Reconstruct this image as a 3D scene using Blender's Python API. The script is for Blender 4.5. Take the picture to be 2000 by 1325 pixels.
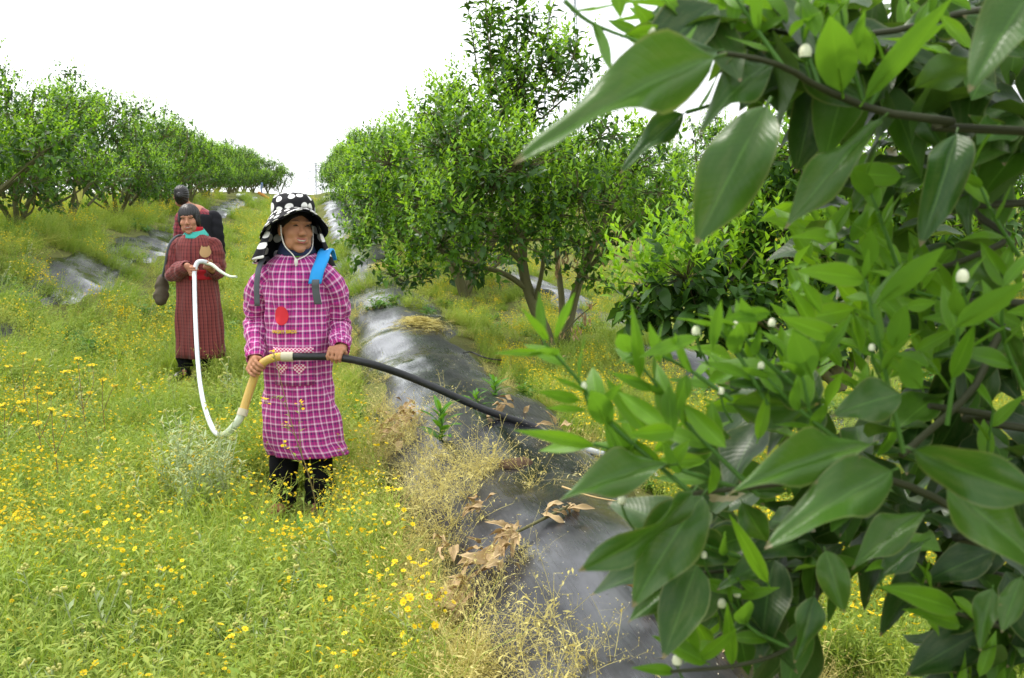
import bpy, math, random
import numpy as np
from mathutils import Vector, Matrix, noise as mnoise

for o in list(bpy.data.objects):
    bpy.data.objects.remove(o, do_unlink=True)
scene = bpy.context.scene
COL = scene.collection
rng = np.random.default_rng(7)
random.seed(7)

# ------------------------------------------------------------------ camera, sky, sun, exposure
FPX, HZ = 1900.0, 420.0            # focal length in photo pixels, horizon row of the 2000 x 1325 photograph
CAMZ = 1.46
PITCH = math.atan((662.5 - HZ) / FPX)
cam_data = bpy.data.cameras.new("camera")
cam = bpy.data.objects.new("camera", cam_data)
COL.objects.link(cam)
cam.location = (0, 0, CAMZ)
cam.rotation_euler = (math.pi / 2 - PITCH, 0, 0)
cam_data.sensor_width = 36.0
cam_data.lens = 36.0 * FPX / 2000.0
cam_data.clip_start = 0.05
cam_data.clip_end = 3000
cam_data.dof.use_dof = True
cam_data.dof.focus_distance = 3.7
cam_data.dof.aperture_fstop = 11.0
scene.camera = cam

SUN_EL, SUN_AZ = math.radians(58), math.radians(-60)      # azimuth from +Y towards +X
world = bpy.data.worlds.new("World")
scene.world = world
world.use_nodes = True
wn, wl = world.node_tree.nodes, world.node_tree.links
wn.clear()
w_out = wn.new("ShaderNodeOutputWorld")
w_bg = wn.new("ShaderNodeBackground")
w_sky = wn.new("ShaderNodeTexSky")
w_sky.sky_type = 'NISHITA'
w_sky.sun_disc = False
w_sky.sun_elevation = SUN_EL
w_sky.sun_rotation = SUN_AZ
w_sky.dust_density = 4.0
w_sky.air_density = 1.0
w_mix = wn.new("ShaderNodeMix")
w_mix.data_type = 'RGBA'
w_mix.inputs[0].default_value = 0.86          # a closed white cloud deck over the whole sky
w_mix.inputs[7].default_value = (9.4, 9.6, 9.8, 1)
wl.new(w_sky.outputs[0], w_mix.inputs[6])
wl.new(w_mix.outputs[2], w_bg.inputs[0])
w_bg.inputs[1].default_value = 0.10
wl.new(w_bg.outputs[0], w_out.inputs[0])

sun_data = bpy.data.lights.new("sun", 'SUN')
sun_data.energy = 1.4
sun_data.angle = math.radians(11)
sun_data.color = (1.0, 0.95, 0.87)
sun = bpy.data.objects.new("sun", sun_data)
COL.objects.link(sun)
sd = Vector((math.sin(SUN_AZ) * math.cos(SUN_EL), math.cos(SUN_AZ) * math.cos(SUN_EL), math.sin(SUN_EL)))
sun.rotation_euler = (-sd).to_track_quat('-Z', 'Y').to_euler()

scene.view_settings.view_transform = 'Standard'
scene.view_settings.look = 'None'
scene.view_settings.gamma = 1.0
scene.view_settings.exposure = 1.15
scene.render.engine = 'CYCLES'
scene.cycles.use_denoising = True
scene.cycles.max_bounces = 5
scene.cycles.transmission_bounces = 6
scene.cycles.transparent_max_bounces = 8
scene.cycles.caustics_reflective = False
scene.cycles.caustics_refractive = False

# ------------------------------------------------------------------ helpers
CP, SP = math.cos(PITCH), math.sin(PITCH)
def ray(px, py):
    dx, dy = (px - 1000.0) / FPX, -(py - 662.5) / FPX
    v = Vector((dx, CP + dy * SP, -SP + dy * CP))
    return v / v.y
def P(px, py, Y):
    """world point that lies at distance Y in front of the camera on the line of sight of a photo pixel"""
    return Vector((0, 0, CAMZ)) + ray(px, py) * Y

def smooth_table(xs, ys, lo, hi, step, sig):
    t = np.arange(lo, hi, step)
    v = np.interp(t, xs, ys)
    n = int(4 * sig / step)
    k = np.exp(-0.5 * (np.arange(-n, n + 1) * step / sig) ** 2); k /= k.sum()
    return t, np.convolve(np.pad(v, n, mode='edge'), k, mode='valid')
GT = smooth_table([-20, 7, 9, 12, 16, 23, 30, 35, 45, 60, 75, 100, 200, 700, 2000],
                  [0, 0, .03, .2, .42, .8, 1.25, 1.6, 2.15, 2.7, 2.8, 2.0, -4, -20, -24], -30, 2000, 0.25, 1.5)
BT = smooth_table([-200, -40, -14, -8, -6, -4.6, -4.1, -3.2, -2.6, -1.8, 5],
                  [0, 0, .3, .9, 1.2, 1.25, 1.2, .75, .4, 0, 0], -210, 10, 0.02, 0.18)
DT = smooth_table([-.1, .12, .45, .8, 1.15, 1.5, 2.3, 2.8, 3.1, 3.7, 6.2, 6.8, 7.9, 9, 9.6, 12.2, 12.9, 15, 15.6],
                  [0, .05, .33, .44, .37, .27, .25, .32, .3, .02, 0, .3, .27, .3, 0, 0, .3, .3, 0], -3, 20, 0.01, 0.08)
def terrain(X, Y):
    X = np.asarray(X, dtype=float); Y = np.asarray(Y, dtype=float)
    u = X + 0.2 * Y
    z = np.interp(Y, *GT) + np.interp(u, *BT) / (1 + (np.maximum(Y, 0) / 25) ** 2)
    fade = 1 / (1 + (np.maximum(Y, 0) / 45) ** 2)
    z = z + np.interp(u, *DT) * fade
    z = z + fade * (0.02 * np.sin(1.9 * X + 1.6 * Y) + 0.012 * np.sin(4.1 * X - 2.3 * Y + 1.0) + 0.007 * np.sin(4.3 * Y + 2.2 * X))
    return z
def tz(x, y):
    return float(terrain(x, y))
def hit(px, py, lift=0.0, far=80):
    """where the line of sight of a pixel meets the ground"""
    r = ray(px, py)
    ys = np.arange(0.8, far, 0.01)
    zz = CAMZ + r.z * ys
    d = zz - terrain(r.x * ys, ys) - lift
    i = np.argmax(d < 0)
    y = ys[i] if d[i] < 0 else far
    return Vector((r.x * y, y, tz(r.x * y, y) + lift))

def tag(o, label=None, cat=None, group=None, kind=None):
    if label: o["label"] = label
    if cat: o["category"] = cat
    if group: o["group"] = group
    if kind: o["kind"] = kind
    return o
def link(name, data, parent=None, loc=None):
    o = bpy.data.objects.new(name, data)
    COL.objects.link(o)
    if parent is not None: o.parent = parent
    if loc is not None: o.location = loc
    return o
def empty(name, loc=(0, 0, 0)):
    o = link(name, None, None, loc)
    o.empty_display_size = 0.1
    return o
def mesh_np(name, V, F, mats=(), midx=None, uv=None, smooth=True):
    """V (n,3); F list/array of equal-size faces or list of arrays of faces"""
    me = bpy.data.meshes.new(name)
    V = np.asarray(V, dtype=np.float32)
    groups = [np.asarray(f, dtype=np.int32) for f in (F if isinstance(F, list) and len(F) and isinstance(F[0], np.ndarray) else [F])]
    groups = [g_ for g_ in groups if len(g_)]
    loops = np.concatenate([g_.ravel() for g_ in groups])
    tot = np.concatenate([np.full(len(g_), g_.shape[1], dtype=np.int32) for g_ in groups])
    start = np.concatenate([[0], np.cumsum(tot)[:-1]]).astype(np.int32)
    me.vertices.add(len(V)); me.vertices.foreach_set("co", V.ravel())
    me.loops.add(len(loops)); me.loops.foreach_set("vertex_index", loops)
    me.polygons.add(len(tot)); me.polygons.foreach_set("loop_start", start)
    me.polygons.foreach_set("loop_total", tot)
    for m in mats: me.materials.append(m)
    if midx is not None: me.polygons.foreach_set("material_index", np.asarray(midx, dtype=np.int32))
    if smooth: me.polygons.foreach_set("use_smooth", np.ones(len(tot), dtype=bool))
    if uv is not None:
        l = me.uv_layers.new(name="UVMap")
        l.data.foreach_set("uv", np.asarray(uv, dtype=np.float32)[loops].ravel())
    me.update(calc_edges=True)
    me.validate()
    return me

class MB:
    """collects faces of mixed sizes with material slots and per-vertex uv"""
    def __init__(s): s.v = []; s.f3 = []; s.f4 = []; s.m3 = []; s.m4 = []; s.uv = []; s.n = 0
    def add(s, V, F, m=0, UV=None):
        V = np.asarray(V, dtype=float); F = np.asarray(F, dtype=int)
        s.v.append(V); s.uv.append(np.zeros((len(V), 2)) if UV is None else np.asarray(UV, float))
        if F.shape[1] == 3: s.f3.append(F + s.n); s.m3.append(np.full(len(F), m))
        else: s.f4.append(F + s.n); s.m4.append(np.full(len(F), m))
        s.n += len(V)
    def mesh(s, name, mats, smooth=True):
        fs, ms = [], []
        if s.f3: fs.append(np.concatenate(s.f3)); ms.append(np.concatenate(s.m3))
        if s.f4: fs.append(np.concatenate(s.f4)); ms.append(np.concatenate(s.m4))
        return mesh_np(name, np.concatenate(s.v), fs, mats, np.concatenate(ms), np.concatenate(s.uv), smooth)
    def tube(s, pts, radii, sides=6, m=0, cap=True):
        V, F, UV = tube_geo(pts, radii, sides)
        s.add(V, F, m, UV)
        if cap:
            n = len(V)
            for ring, inv in ((0, True), (len(V) // sides - 1, False)):
                c = V[ring * sides:(ring + 1) * sides]
                VV = np.vstack([c, c.mean(0)])
                FF = [[i, (i + 1) % sides, sides] if not inv else [(i + 1) % sides, i, sides] for i in range(sides)]
                s.add(VV, FF, m)
    def ribbon(s, pts, widths, side, m=0):
        pts = np.asarray(pts, float); w = np.asarray(widths, float)[:, None]; sd_ = np.asarray(side, float)
        V = np.empty((2 * len(pts), 3)); V[0::2] = pts - sd_ * w; V[1::2] = pts + sd_ * w
        F = [[2 * i, 2 * i + 1, 2 * i + 3, 2 * i + 2] for i in range(len(pts) - 1)]
        s.add(V, F, m)

def catmull(pts, n):
    p = np.asarray([tuple(q) for q in pts], float)
    if len(p) < 3:
        t = np.linspace(0, 1, n)[:, None]
        return p[0] * (1 - t) + p[-1] * t
    q = np.vstack([2 * p[0] - p[1], p, 2 * p[-1] - p[-2]])
    out = []
    seg = len(p) - 1
    for k in range(n):
        x = k / (n - 1) * seg
        i = min(int(x), seg - 1); t = x - i
        a, b, c, d = q[i], q[i + 1], q[i + 2], q[i + 3]
        out.append(0.5 * ((2 * b) + (-a + c) * t + (2 * a - 5 * b + 4 * c - d) * t * t + (-a + 3 * b - 3 * c + d) * t ** 3))
    return np.array(out)
def tube_geo(pts, radii, sides=6):
    pts = np.asarray([tuple(q) for q in pts], float)
    n = len(pts)
    r = np.asarray(radii, float) if np.ndim(radii) else np.full(n, radii)
    if len(r) != n: r = np.interp(np.linspace(0, 1, n), np.linspace(0, 1, len(r)), r)
    tan = np.gradient(pts, axis=0); tan /= np.linalg.norm(tan, axis=1)[:, None] + 1e-9
    ref = np.array([0, 0, 1.0]) if abs(tan[0][2]) < 0.9 else np.array([1.0, 0, 0])
    V = []; UV = []
    a = np.cross(ref, tan[0]); a /= np.linalg.norm(a)
    L = np.concatenate([[0], np.cumsum(np.linalg.norm(np.diff(pts, axis=0), axis=1))])
    for i in range(n):
        a = a - tan[i] * a.dot(tan[i]); a /= np.linalg.norm(a) + 1e-9
        b = np.cross(tan[i], a)
        th = np.arange(sides) * 2 * math.pi / sides
        V.append(pts[i] + r[i] * (np.cos(th)[:, None] * a + np.sin(th)[:, None] * b))
        UV.append(np.stack([th / (2 * math.pi), np.full(sides, L[i])], 1))
    F = [[i * sides + j, i * sides + (j + 1) % sides, (i + 1) * sides + (j + 1) % sides, (i + 1) * sides + j]
         for i in range(n - 1) for j in range(sides)]
    return np.concatenate(V), np.array(F), np.concatenate(UV)
def tube_obj(name, pts, radii, mat, parent=None, sides=10, n=None):
    mb = MB(); mb.tube(catmull(pts, n) if n else pts, radii, sides)
    return link(name, mb.mesh(name, [mat]), parent)

# ------------------------------------------------------------------ materials
def S(r, g_, b):   # sRGB 0-255 -> linear
    f = lambda c: (c / 255 / 12.92) if c / 255 <= .04045 else ((c / 255 + .055) / 1.055) ** 2.4
    return (f(r), f(g_), f(b), 1.0)
class NT:
    def __init__(s, name):
        s.m = bpy.data.materials.new(name); s.m.use_nodes = True
        s.t = s.m.node_tree; s.t.nodes.clear()
        s.out = s.t.nodes.new("ShaderNodeOutputMaterial")
    def n(s, typ, **kw):
        x = s.t.nodes.new(typ)
        for k, v in kw.items(): setattr(x, k, v)
        return x
    def l(s, a, b): s.t.links.new(a, b)
    def math(s, op, a, b=None, c=None):
        x = s.n("ShaderNodeMath", operation=op)
        for i, v in enumerate((a, b, c)):
            if v is None: continue
            if isinstance(v, (int, float)): x.inputs[i].default_value = v
            else: s.l(v, x.inputs[i])
        return x.outputs[0]
    def mix(s, f, a, b):
        x = s.n("ShaderNodeMix", data_type='RGBA')
        for i, v in ((0, f), (6, a), (7, b)):
            if isinstance(v, (int, float)): x.inputs[i].default_value = v
            elif isinstance(v, tuple): x.inputs[i].default_value = v if len(v) == 4 else (*v, 1)
            else: s.l(v, x.inputs[i])
        return x.outputs[2]
    def ramp(s, f, stops, interp='LINEAR'):
        x = s.n("ShaderNodeValToRGB"); x.color_ramp.interpolation = interp
        e = x.color_ramp.elements
        while len(e) < len(stops): e.new(0.5)
        for i, (p, c) in enumerate(stops): e[i].position = p; e[i].color = c if len(c) == 4 else (*c, 1)
        s.l(f, x.inputs[0]); return x.outputs[0]
    def noise(s, scale, detail=3, vec=None, rough=.55):
        x = s.n("ShaderNodeTexNoise"); x.inputs['Scale'].default_value = scale
        x.inputs['Detail'].default_value = detail; x.inputs['Roughness'].default_value = rough
        if vec is not None: s.l(vec, x.inputs['Vector'])
        return x.outputs[0]
    def coord(s, which='Object'):
        return s.n("ShaderNodeTexCoord").outputs[which]
    def bsdf(s, color, rough=.6, spec=.3, bump=None, bump_s=.3, bump_d=.01, sheen=0):
        p = s.n("ShaderNodeBsdfPrincipled")
        if isinstance(color, tuple): p.inputs['Base Color'].default_value = color if len(color) == 4 else (*color, 1)
        else: s.l(color, p.inputs['Base Color'])
        if isinstance(rough, (int, float)): p.inputs['Roughness'].default_value = rough
        else: s.l(rough, p.inputs['Roughness'])
        p.inputs['Specular IOR Level'].default_value = spec
        if sheen: p.inputs['Sheen Weight'].default_value = sheen
        if bump is not None:
            b = s.n("ShaderNodeBump"); b.inputs['Strength'].default_value = bump_s; b.inputs['Distance'].default_value = bump_d
            s.l(bump, b.inputs['Height']); s.l(b.outputs[0], p.inputs['Normal'])
        return p
    def done(s, shader):
        s.l(shader.outputs[0] if hasattr(shader, 'outputs') else shader, s.out.inputs[0]); return s.m

def plain(name, color, rough=.6, spec=.3, var=.12, scale=30):
    t = NT(name)
    c = t.coord()
    n = t.noise(scale, 3, c)
    k = tuple(x * (1 - var) for x in color[:3]) + (1,)
    k2 = tuple(min(1, x * (1 + var)) for x in color[:3]) + (1,)
    return t.done(t.bsdf(t.mix(n, k, k2), rough, spec, n, .15, .004))

def leafmat(name, c1, c2, trans=.4, rough=.45, spec=.35, per='island', tcol=None, veins=False, back=None, tip=None):
    """green tissue: diffuse + gloss on top, light passing through; colour varies from leaf to leaf"""
    t = NT(name)
    if per == 'island': rnd = t.n("ShaderNodeNewGeometry").outputs['Random Per Island']
    elif per == 'object': rnd = t.n("ShaderNodeObjectInfo").outputs['Random']
    else: rnd = t.math('ADD', t.math('MULTIPLY', t.n("ShaderNodeObjectInfo").outputs['Random'], .5), t.math('MULTIPLY', t.n("ShaderNodeNewGeometry").outputs['Random Per Island'], .5))
    col = t.mix(rnd, c1, c2)
    bump = None
    if veins:
        uv = t.coord('UV')
        sep = t.n("ShaderNodeSeparateXYZ"); t.l(uv, sep.inputs[0])
        a = t.math('ABSOLUTE', sep.outputs[1])
        rib = t.math('LESS_THAN', a, .045)
        sv = t.math('SINE', t.math('MULTIPLY', t.math('SUBTRACT', sep.outputs[0], t.math('MULTIPLY', a, .16)), 62))
        sv2 = t.math('SMOOTH_MIN', t.math('ABSOLUTE', sv), .5, .3)
        blot = t.noise(3.5, 4, t.coord('UV'))
        col = t.mix(t.math('MULTIPLY', rib, .35), col, tuple(min(1, x * 2.2 + .03) for x in c2[:3]) + (1,))
        col = t.mix(t.math('MULTIPLY', t.math('SUBTRACT', 1.0, sv2), .16), col, tuple(x * 1.5 for x in c2[:3]) + (1,))
        col = t.mix(t.math('MULTIPLY', blot, .35), col, tuple(x * .7 for x in c1[:3]) + (1,))
        w5 = t.n("ShaderNodeTexNoise", noise_dimensions='4D'); w5.inputs['Scale'].default_value = 3.2; w5.inputs['Detail'].default_value = 5; w5.inputs['Roughness'].default_value = .65
        t.l(uv, w5.inputs['Vector']); t.l(t.math('MULTIPLY', rnd, 53.0), w5.inputs['W'])
        dusty = t.ramp(w5.outputs[0], [(.46, (0, 0, 0)), (.74, (1, 1, 1))])
        col = t.mix(t.math('MULTIPLY', dusty, .42 if tip else .12), col, tuple(x * .55 + y_ for x, y_ in zip(c2[:3], (.10, .10, .055))) + (1,))
        edge = t.math('GREATER_THAN', a, .93)
        col = t.mix(t.math('MULTIPLY', edge, .35), col, (.22, .24, .10, 1))
        bump = t.math('ADD', t.math('MULTIPLY', sv2, .5), t.math('MULTIPLY', rib, -.6))
        if tip:
            tn = t.math('GREATER_THAN', t.math('ADD', sep.outputs[0], t.math('MULTIPLY', blot, .16)), 1.045)
            col = t.mix(t.math('MULTIPLY', tn, .8), col, tip)
            w4 = t.n("ShaderNodeTexNoise", noise_dimensions='4D'); w4.inputs['Scale'].default_value = 4.5; w4.inputs['Detail'].default_value = 5
            t.l(t.coord('Object'), w4.inputs['Vector']); t.l(t.math('MULTIPLY', rnd, 37.0), w4.inputs['W'])
            sp = t.math('MULTIPLY', t.math('GREATER_THAN', w4.outputs[0], .68), t.math('GREATER_THAN', rnd, .6))
            col = t.mix(t.math('MULTIPLY', sp, .6), col, tip)
    if back:
        col = t.mix(t.math('MULTIPLY', t.n("ShaderNodeNewGeometry").outputs['Backfacing'], .8), col, back)
    p = t.bsdf(col, rough, spec, bump, .25, .002)
    tr = t.n("ShaderNodeBsdfTranslucent")
    g2 = t.n("ShaderNodeGamma"); g2.inputs[1].default_value = .85
    t.l(col, g2.inputs[0])
    yl = t.n("ShaderNodeMix", data_type='RGBA', blend_type='MULTIPLY'); yl.inputs[0].default_value = 1
    t.l(g2.outputs[0], yl.inputs[6]); yl.inputs[7].default_value = tcol or (1.0, 1.0, .35, 1)
    t.l(yl.outputs[2], tr.inputs[0])
    mx = t.n("ShaderNodeMixShader"); mx.inputs[0].default_value = trans
    t.l(p.outputs[0], mx.inputs[1]); t.l(tr.outputs[0], mx.inputs[2])
    return t.done(mx)

M = {}
M['old'] = leafmat('citrus_leaf_mature', (.020, .066, .010), (.045, .110, .015), .28, .40, .32)
M['mid'] = leafmat('citrus_leaf_grown', (.055, .150, .012), (.11, .245, .020), .42, .42, .3)
M['young'] = leafmat('citrus_leaf_young', (.19, .39, .022), (.30, .53, .04), .52, .42, .3)
M['old_v'] = leafmat('citrus_leaf_mature_veined', (.018, .068, .008), (.062, .150, .014), .30, .34, .36, per='object', veins=True, back=(.06, .13, .025, 1), tip=(.22, .17, .09, 1))
M['young_v'] = leafmat('citrus_leaf_young_veined', (.082, .215, .010), (.155, .335, .018), .46, .40, .3, per='object', veins=True, back=(.11, .26, .03, 1))
M['old_vi'] = leafmat('citrus_leaf_mature_shaded_veined', (.012, .046, .007), (.040, .100, .012), .26, .36, .32, veins=True, back=(.06, .13, .025, 1), tip=(.22, .17, .09, 1))  # mature leaf in darker greens, shade inside the close tree put into the colour
M['mid_vi'] = leafmat('citrus_leaf_grown_veined', (.035, .110, .009), (.080, .19, .015), .38, .42, .28, veins=True, back=(.09, .19, .03, 1))
M['young_vi'] = leafmat('citrus_leaf_young_far_veined', (.092, .235, .011), (.17, .36, .020), .46, .42, .28, veins=True, back=(.11, .26, .03, 1))
M['shoot'] = plain('green_shoot_bark', (.06, .15, .02), .5, .3)
M['twig'] = plain('dark_green_twig', (.035, .040, .016), .65, .3, .4)
M['dead'] = leafmat('dead_leaf_brown', (.22, .10, .03), (.48, .27, .10), .2, .7, .2, tcol=(1, .8, .5, 1))
M['dead_o'] = leafmat('dead_leaf_tan', (.34, .23, .105), (.58, .43, .23), .10, .7, .2, per='object', tcol=(1, .8, .5, 1))
M['bud'] = plain('citrus_bud_white', (.72, .74, .52), .45, .4, .05)
M['grass'] = leafmat('grass_green', (.16, .30, .034), (.36, .45, .085), .42, .55, .25, per='both')
M['feather'] = leafmat('feathery_weed_green', (.21, .34, .048), (.43, .49, .11), .42, .6, .2, per='both')
M['herb'] = leafmat('broad_herb_green', (.07, .20, .025), (.13, .27, .035), .4, .5, .3, per='both')
M['yellow'] = leafmat('petal_yellow', (.80, .56, .010), (.90, .74, .03), .25, .6, .2, per='both', tcol=(1, .9, .3, 1))
M['orange'] = plain('flower_disc_orange', (.72, .42, .01), .7, .2)
M['silver'] = leafmat('silvery_weed', (.36, .46, .24), (.52, .58, .34), .3, .75, .15, per='both', tcol=(1, 1, .7, 1))
M['paleyel'] = leafmat('pale_yellow_head', (.52, .52, .16), (.66, .64, .22), .2, .8, .1, per='both', tcol=(1, 1, .6, 1))
M['straw'] = leafmat('dry_straw_weed', (.56, .49, .15), (.74, .67, .28), .3, .75, .15, per='both', tcol=(1, .9, .6, 1))
M['straw_g'] = leafmat('yellowing_weed', (.34, .40, .07), (.56, .54, .13), .35, .7, .15, per='both', tcol=(1, .95, .5, 1))
M['stem_r'] = plain('weed_stem_reddish', (.22, .17, .07), .6, .3)
M['seed'] = plain('pale_fallen_petal', (.66, .60, .42), .8, .2)
t = NT('citrus_bark')
c = t.coord(); n = t.noise(9, 5, c); n2 = t.noise(40, 4, c)
M['bark'] = t.done(t.bsdf(t.mix(n2, t.mix(n, (.07, .058, .035, 1), (.17, .15, .075, 1)), (.12, .13, .05, 1)), .85, .2, n2, .6, .01))
t = NT('far_galvanised_steel')
M['steel'] = t.done(t.bsdf(t.mix(t.noise(.5, 2, t.coord()), (.26, .29, .32, 1), (.34, .37, .40, 1)), .7, .2))
t = NT('ground_soil_moss')
c = t.coord(); n = t.noise(1.3, 4, c); n2 = t.noise(14, 6, c)
col = t.mix(n2, t.mix(n, (.075, .13, .022, 1), (.17, .20, .045, 1)), (.12, .095, .045, 1))
M['ground'] = t.done(t.bsdf(col, .95, .1, n2, .7, .04))
# woven black weed fabric, rain-wet in patches
t = NT('woven_black_fabric')
c = t.coord('UV')
mp = t.n("ShaderNodeMapping"); mp.inputs['Scale'].default_value = (1, .35, 1); t.l(c, mp.inputs[0])
wet = t.noise(2.6, 5, mp.outputs[0])
mp2 = t.n("ShaderNodeMapping"); mp2.inputs['Scale'].default_value = (85, 7, 1); t.l(c, mp2.inputs[0])
streak = t.noise(1.0, 3, mp2.outputs[0])
wv = t.n("ShaderNodeTexWave"); wv.inputs['Scale'].default_value = 75; wv.inputs['Distortion'].default_value = 1.0; t.l(c, wv.inputs[0])
dust = t.noise(9, 6, c)
rough = t.ramp(t.math('ADD', wet, t.math('MULTIPLY', t.math('SUBTRACT', streak, .5), .35)), [(.40, (.07,) * 3), (.52, (.30,) * 3), (.66, (.48,) * 3)])
colr = t.mix(t.ramp(dust, [(.45, (0, 0, 0)), (.8, (.7,) * 3)]), (.008, .009, .012, 1), (.050, .050, .052, 1))
h = t.math('ADD', t.math('MULTIPLY', wv.outputs[1], .25), t.math('MULTIPLY', streak, .8))
p = t.bsdf(colr, rough, .40, h, .3, .003)
spc = t.ramp(wet, [(.44, (1.0,) * 3), (.56, (.34,) * 3)]); t.l(spc, p.inputs['Specular IOR Level'])
M['fabric'] = t.done(p)

# ------------------------------------------------------------------ ground
def build_ground():
    ys = np.concatenate([np.arange(-6, 14, .12), np.arange(14, 40, .4), np.arange(40, 110, 2), [120, 150, 200, 300, 500, 800, 1300, 1900]])
    us = np.concatenate([[-1500, -700, -300, -120, -60], np.arange(-30, -6, 1.0), np.arange(-6, 5, .08), np.arange(5, 17, .2), np.arange(17, 40, 2), [60, 120, 300, 700, 1500]])
    U, Y = np.meshgrid(us, ys)
    X = U - 0.2 * Y
    Z = terrain(X, Y)
    V = np.stack([X, Y, Z], -1).reshape(-1, 3)
    nu, ny = len(us), len(ys)
    i, j = np.meshgrid(np.arange(ny - 1), np.arange(nu - 1), indexing='ij')
    a = (i * nu + j).ravel()
    F = np.stack([a, a + 1, a + nu + 1, a + nu], 1)
    o = link('ground', mesh_np('ground', V, F, [M['ground']]))
    tag(o, 'grassy orchard ground rising to a low crest behind the people', 'ground', kind='structure')
build_ground()

def fabric(name, u0, u1, y0, y1, seed, label, lift=.045):
    r = np.random.default_rng(seed)
    ph = r.uniform(0, 6, 8)
    nt = 26
    ys = np.concatenate([np.arange(y0, min(y1, 12), .035), np.arange(min(y1, 12), y1, .2)])
    V = []; UV = []
    for y in ys:
        a = u0 + .07 * math.sin(1.7 * y + ph[0]) + .05 * math.sin(4.3 * y + ph[1])
        b = u1 + .08 * math.sin(1.3 * y + ph[2]) + .06 * math.sin(3.7 * y + ph[3])
        u = np.linspace(a, b, nt)
        x = u - .2 * y
        e = np.minimum(np.linspace(0, 1, nt), np.linspace(1, 0, nt))
        z = terrain(x, y) + lift * np.minimum(1, e * 9) - .012
        z = z + np.minimum(1, e * 6) * (.006 * np.sin(5 * y + 4 * u + ph[4]) + .003 * np.sin(11 * y - 9 * u + ph[5]) + .004 * np.sin(26 * u + 2 * y + ph[6]) * np.sin(1.1 * y) + .010 * np.maximum(0, np.sin(1.9 * y + .8 * u + ph[7])) ** 6 + .005 * np.maximum(0, np.sin(13 * u + 1.7 * y + ph[1])) ** 10)
        V.append(np.stack([x, np.full(nt, y), z], 1)); UV.append(np.stack([u, np.full(nt, y)], 1))
    V = np.concatenate(V); n = len(ys)
    i, j = np.meshgrid(np.arange(n - 1), np.arange(nt - 1), indexing='ij')
    a = (i * nt + j).ravel()
    F = np.stack([a, a + 1, a + nt + 1, a + nt], 1)
    o = link(name, mesh_np(name, V, F, [M['fabric']], uv=np.concatenate(UV)))
    return tag(o, label, 'ground sheet', 'woven weed sheets along the tree rows')
fabric('weed_sheet', .30, 1.27, 1.3, 45, 1, 'wet black woven weed sheet on the ridge beside the plaid-coated person')
fabric('weed_sheet', -3.35, -2.65, 5, 45, 2, 'grey weed sheet on the bank behind the person in the striped robe')
fabric('weed_sheet', 2.65, 3.25, 1.2, 30, 3, 'black weed sheet glimpsed behind the leafy trees of the main row')

# ------------------------------------------------------------------ weeds: small plants shared by many
R_ = lambda s: np.random.default_rng(s)
def unit(v): v = np.asarray(v, float); return v / (np.linalg.norm(v) + 1e-9)
def blade(mb, base, az, lean, length, w, m=0, seg=3, curl=1.0):
    d = np.array([math.cos(az), math.sin(az), 0]); side = np.array([-d[1], d[0], 0])
    pts, ws = [], []
    for k in range(seg + 1):
        s = k / seg
        ang = lean * (s ** curl)
        pts.append(base + d * length * s * math.sin(ang) + np.array([0, 0, 1]) * length * s * math.cos(ang * .8))
        ws.append(w * (1 - s) ** .7 + .0003)
    mb.ribbon(pts, ws, side, m)
def leaflet(mb, base, d, nrm, L, w, m=0):
    d = unit(d); s = unit(np.cross(nrm, d)); nrm = np.cross(d, s)
    V = [base, base + d * L * .45 + s * w + nrm * w * .35, base + d * L - nrm * L * .12, base + d * L * .45 - s * w + nrm * w * .35, base + d * L * .5]
    mb.add(V, [[0, 4, 1], [0, 3, 4], [1, 4, 2], [4, 3, 2]], m)
def flower(mb, c, nrm, r, mp=1, mc=2, petals=7):
    nrm = unit(nrm); a = unit(np.cross(nrm, [.3, .9, .1])); b = np.cross(nrm, a)
    n = petals * 2
    th = np.arange(n) * 2 * math.pi / n
    rr = np.where(np.arange(n) % 2 == 0, r, r * .72)
    ring = c + rr[:, None] * (np.cos(th)[:, None] * a + np.sin(th)[:, None] * b) + nrm * r * .1
    V = np.vstack([ring, c - nrm * r * .15])
    mb.add(V, [[i, (i + 1) % n, n] for i in range(n)], mp)
    th = np.arange(6) * math.pi / 3
    ring = c + r * .34 * (np.cos(th)[:, None] * a + np.sin(th)[:, None] * b) + nrm * r * .08
    V = np.vstack([ring, c + nrm * r * .35])
    mb.add(V, [[i, (i + 1) % 6, 6] for i in range(6)], mc)
def budcup(mb, c, r, m):
    V = [c + np.array(q) * r for q in ((1, 0, 0), (0, 1, 0), (-1, 0, 0), (0, -1, 0), (0, 0, 1.1), (0, 0, -1.2))]
    mb.add(V, [[0, 1, 4], [1, 2, 4], [2, 3, 4], [3, 0, 4], [1, 0, 5], [2, 1, 5], [3, 2, 5], [0, 3, 5]], m)

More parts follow.
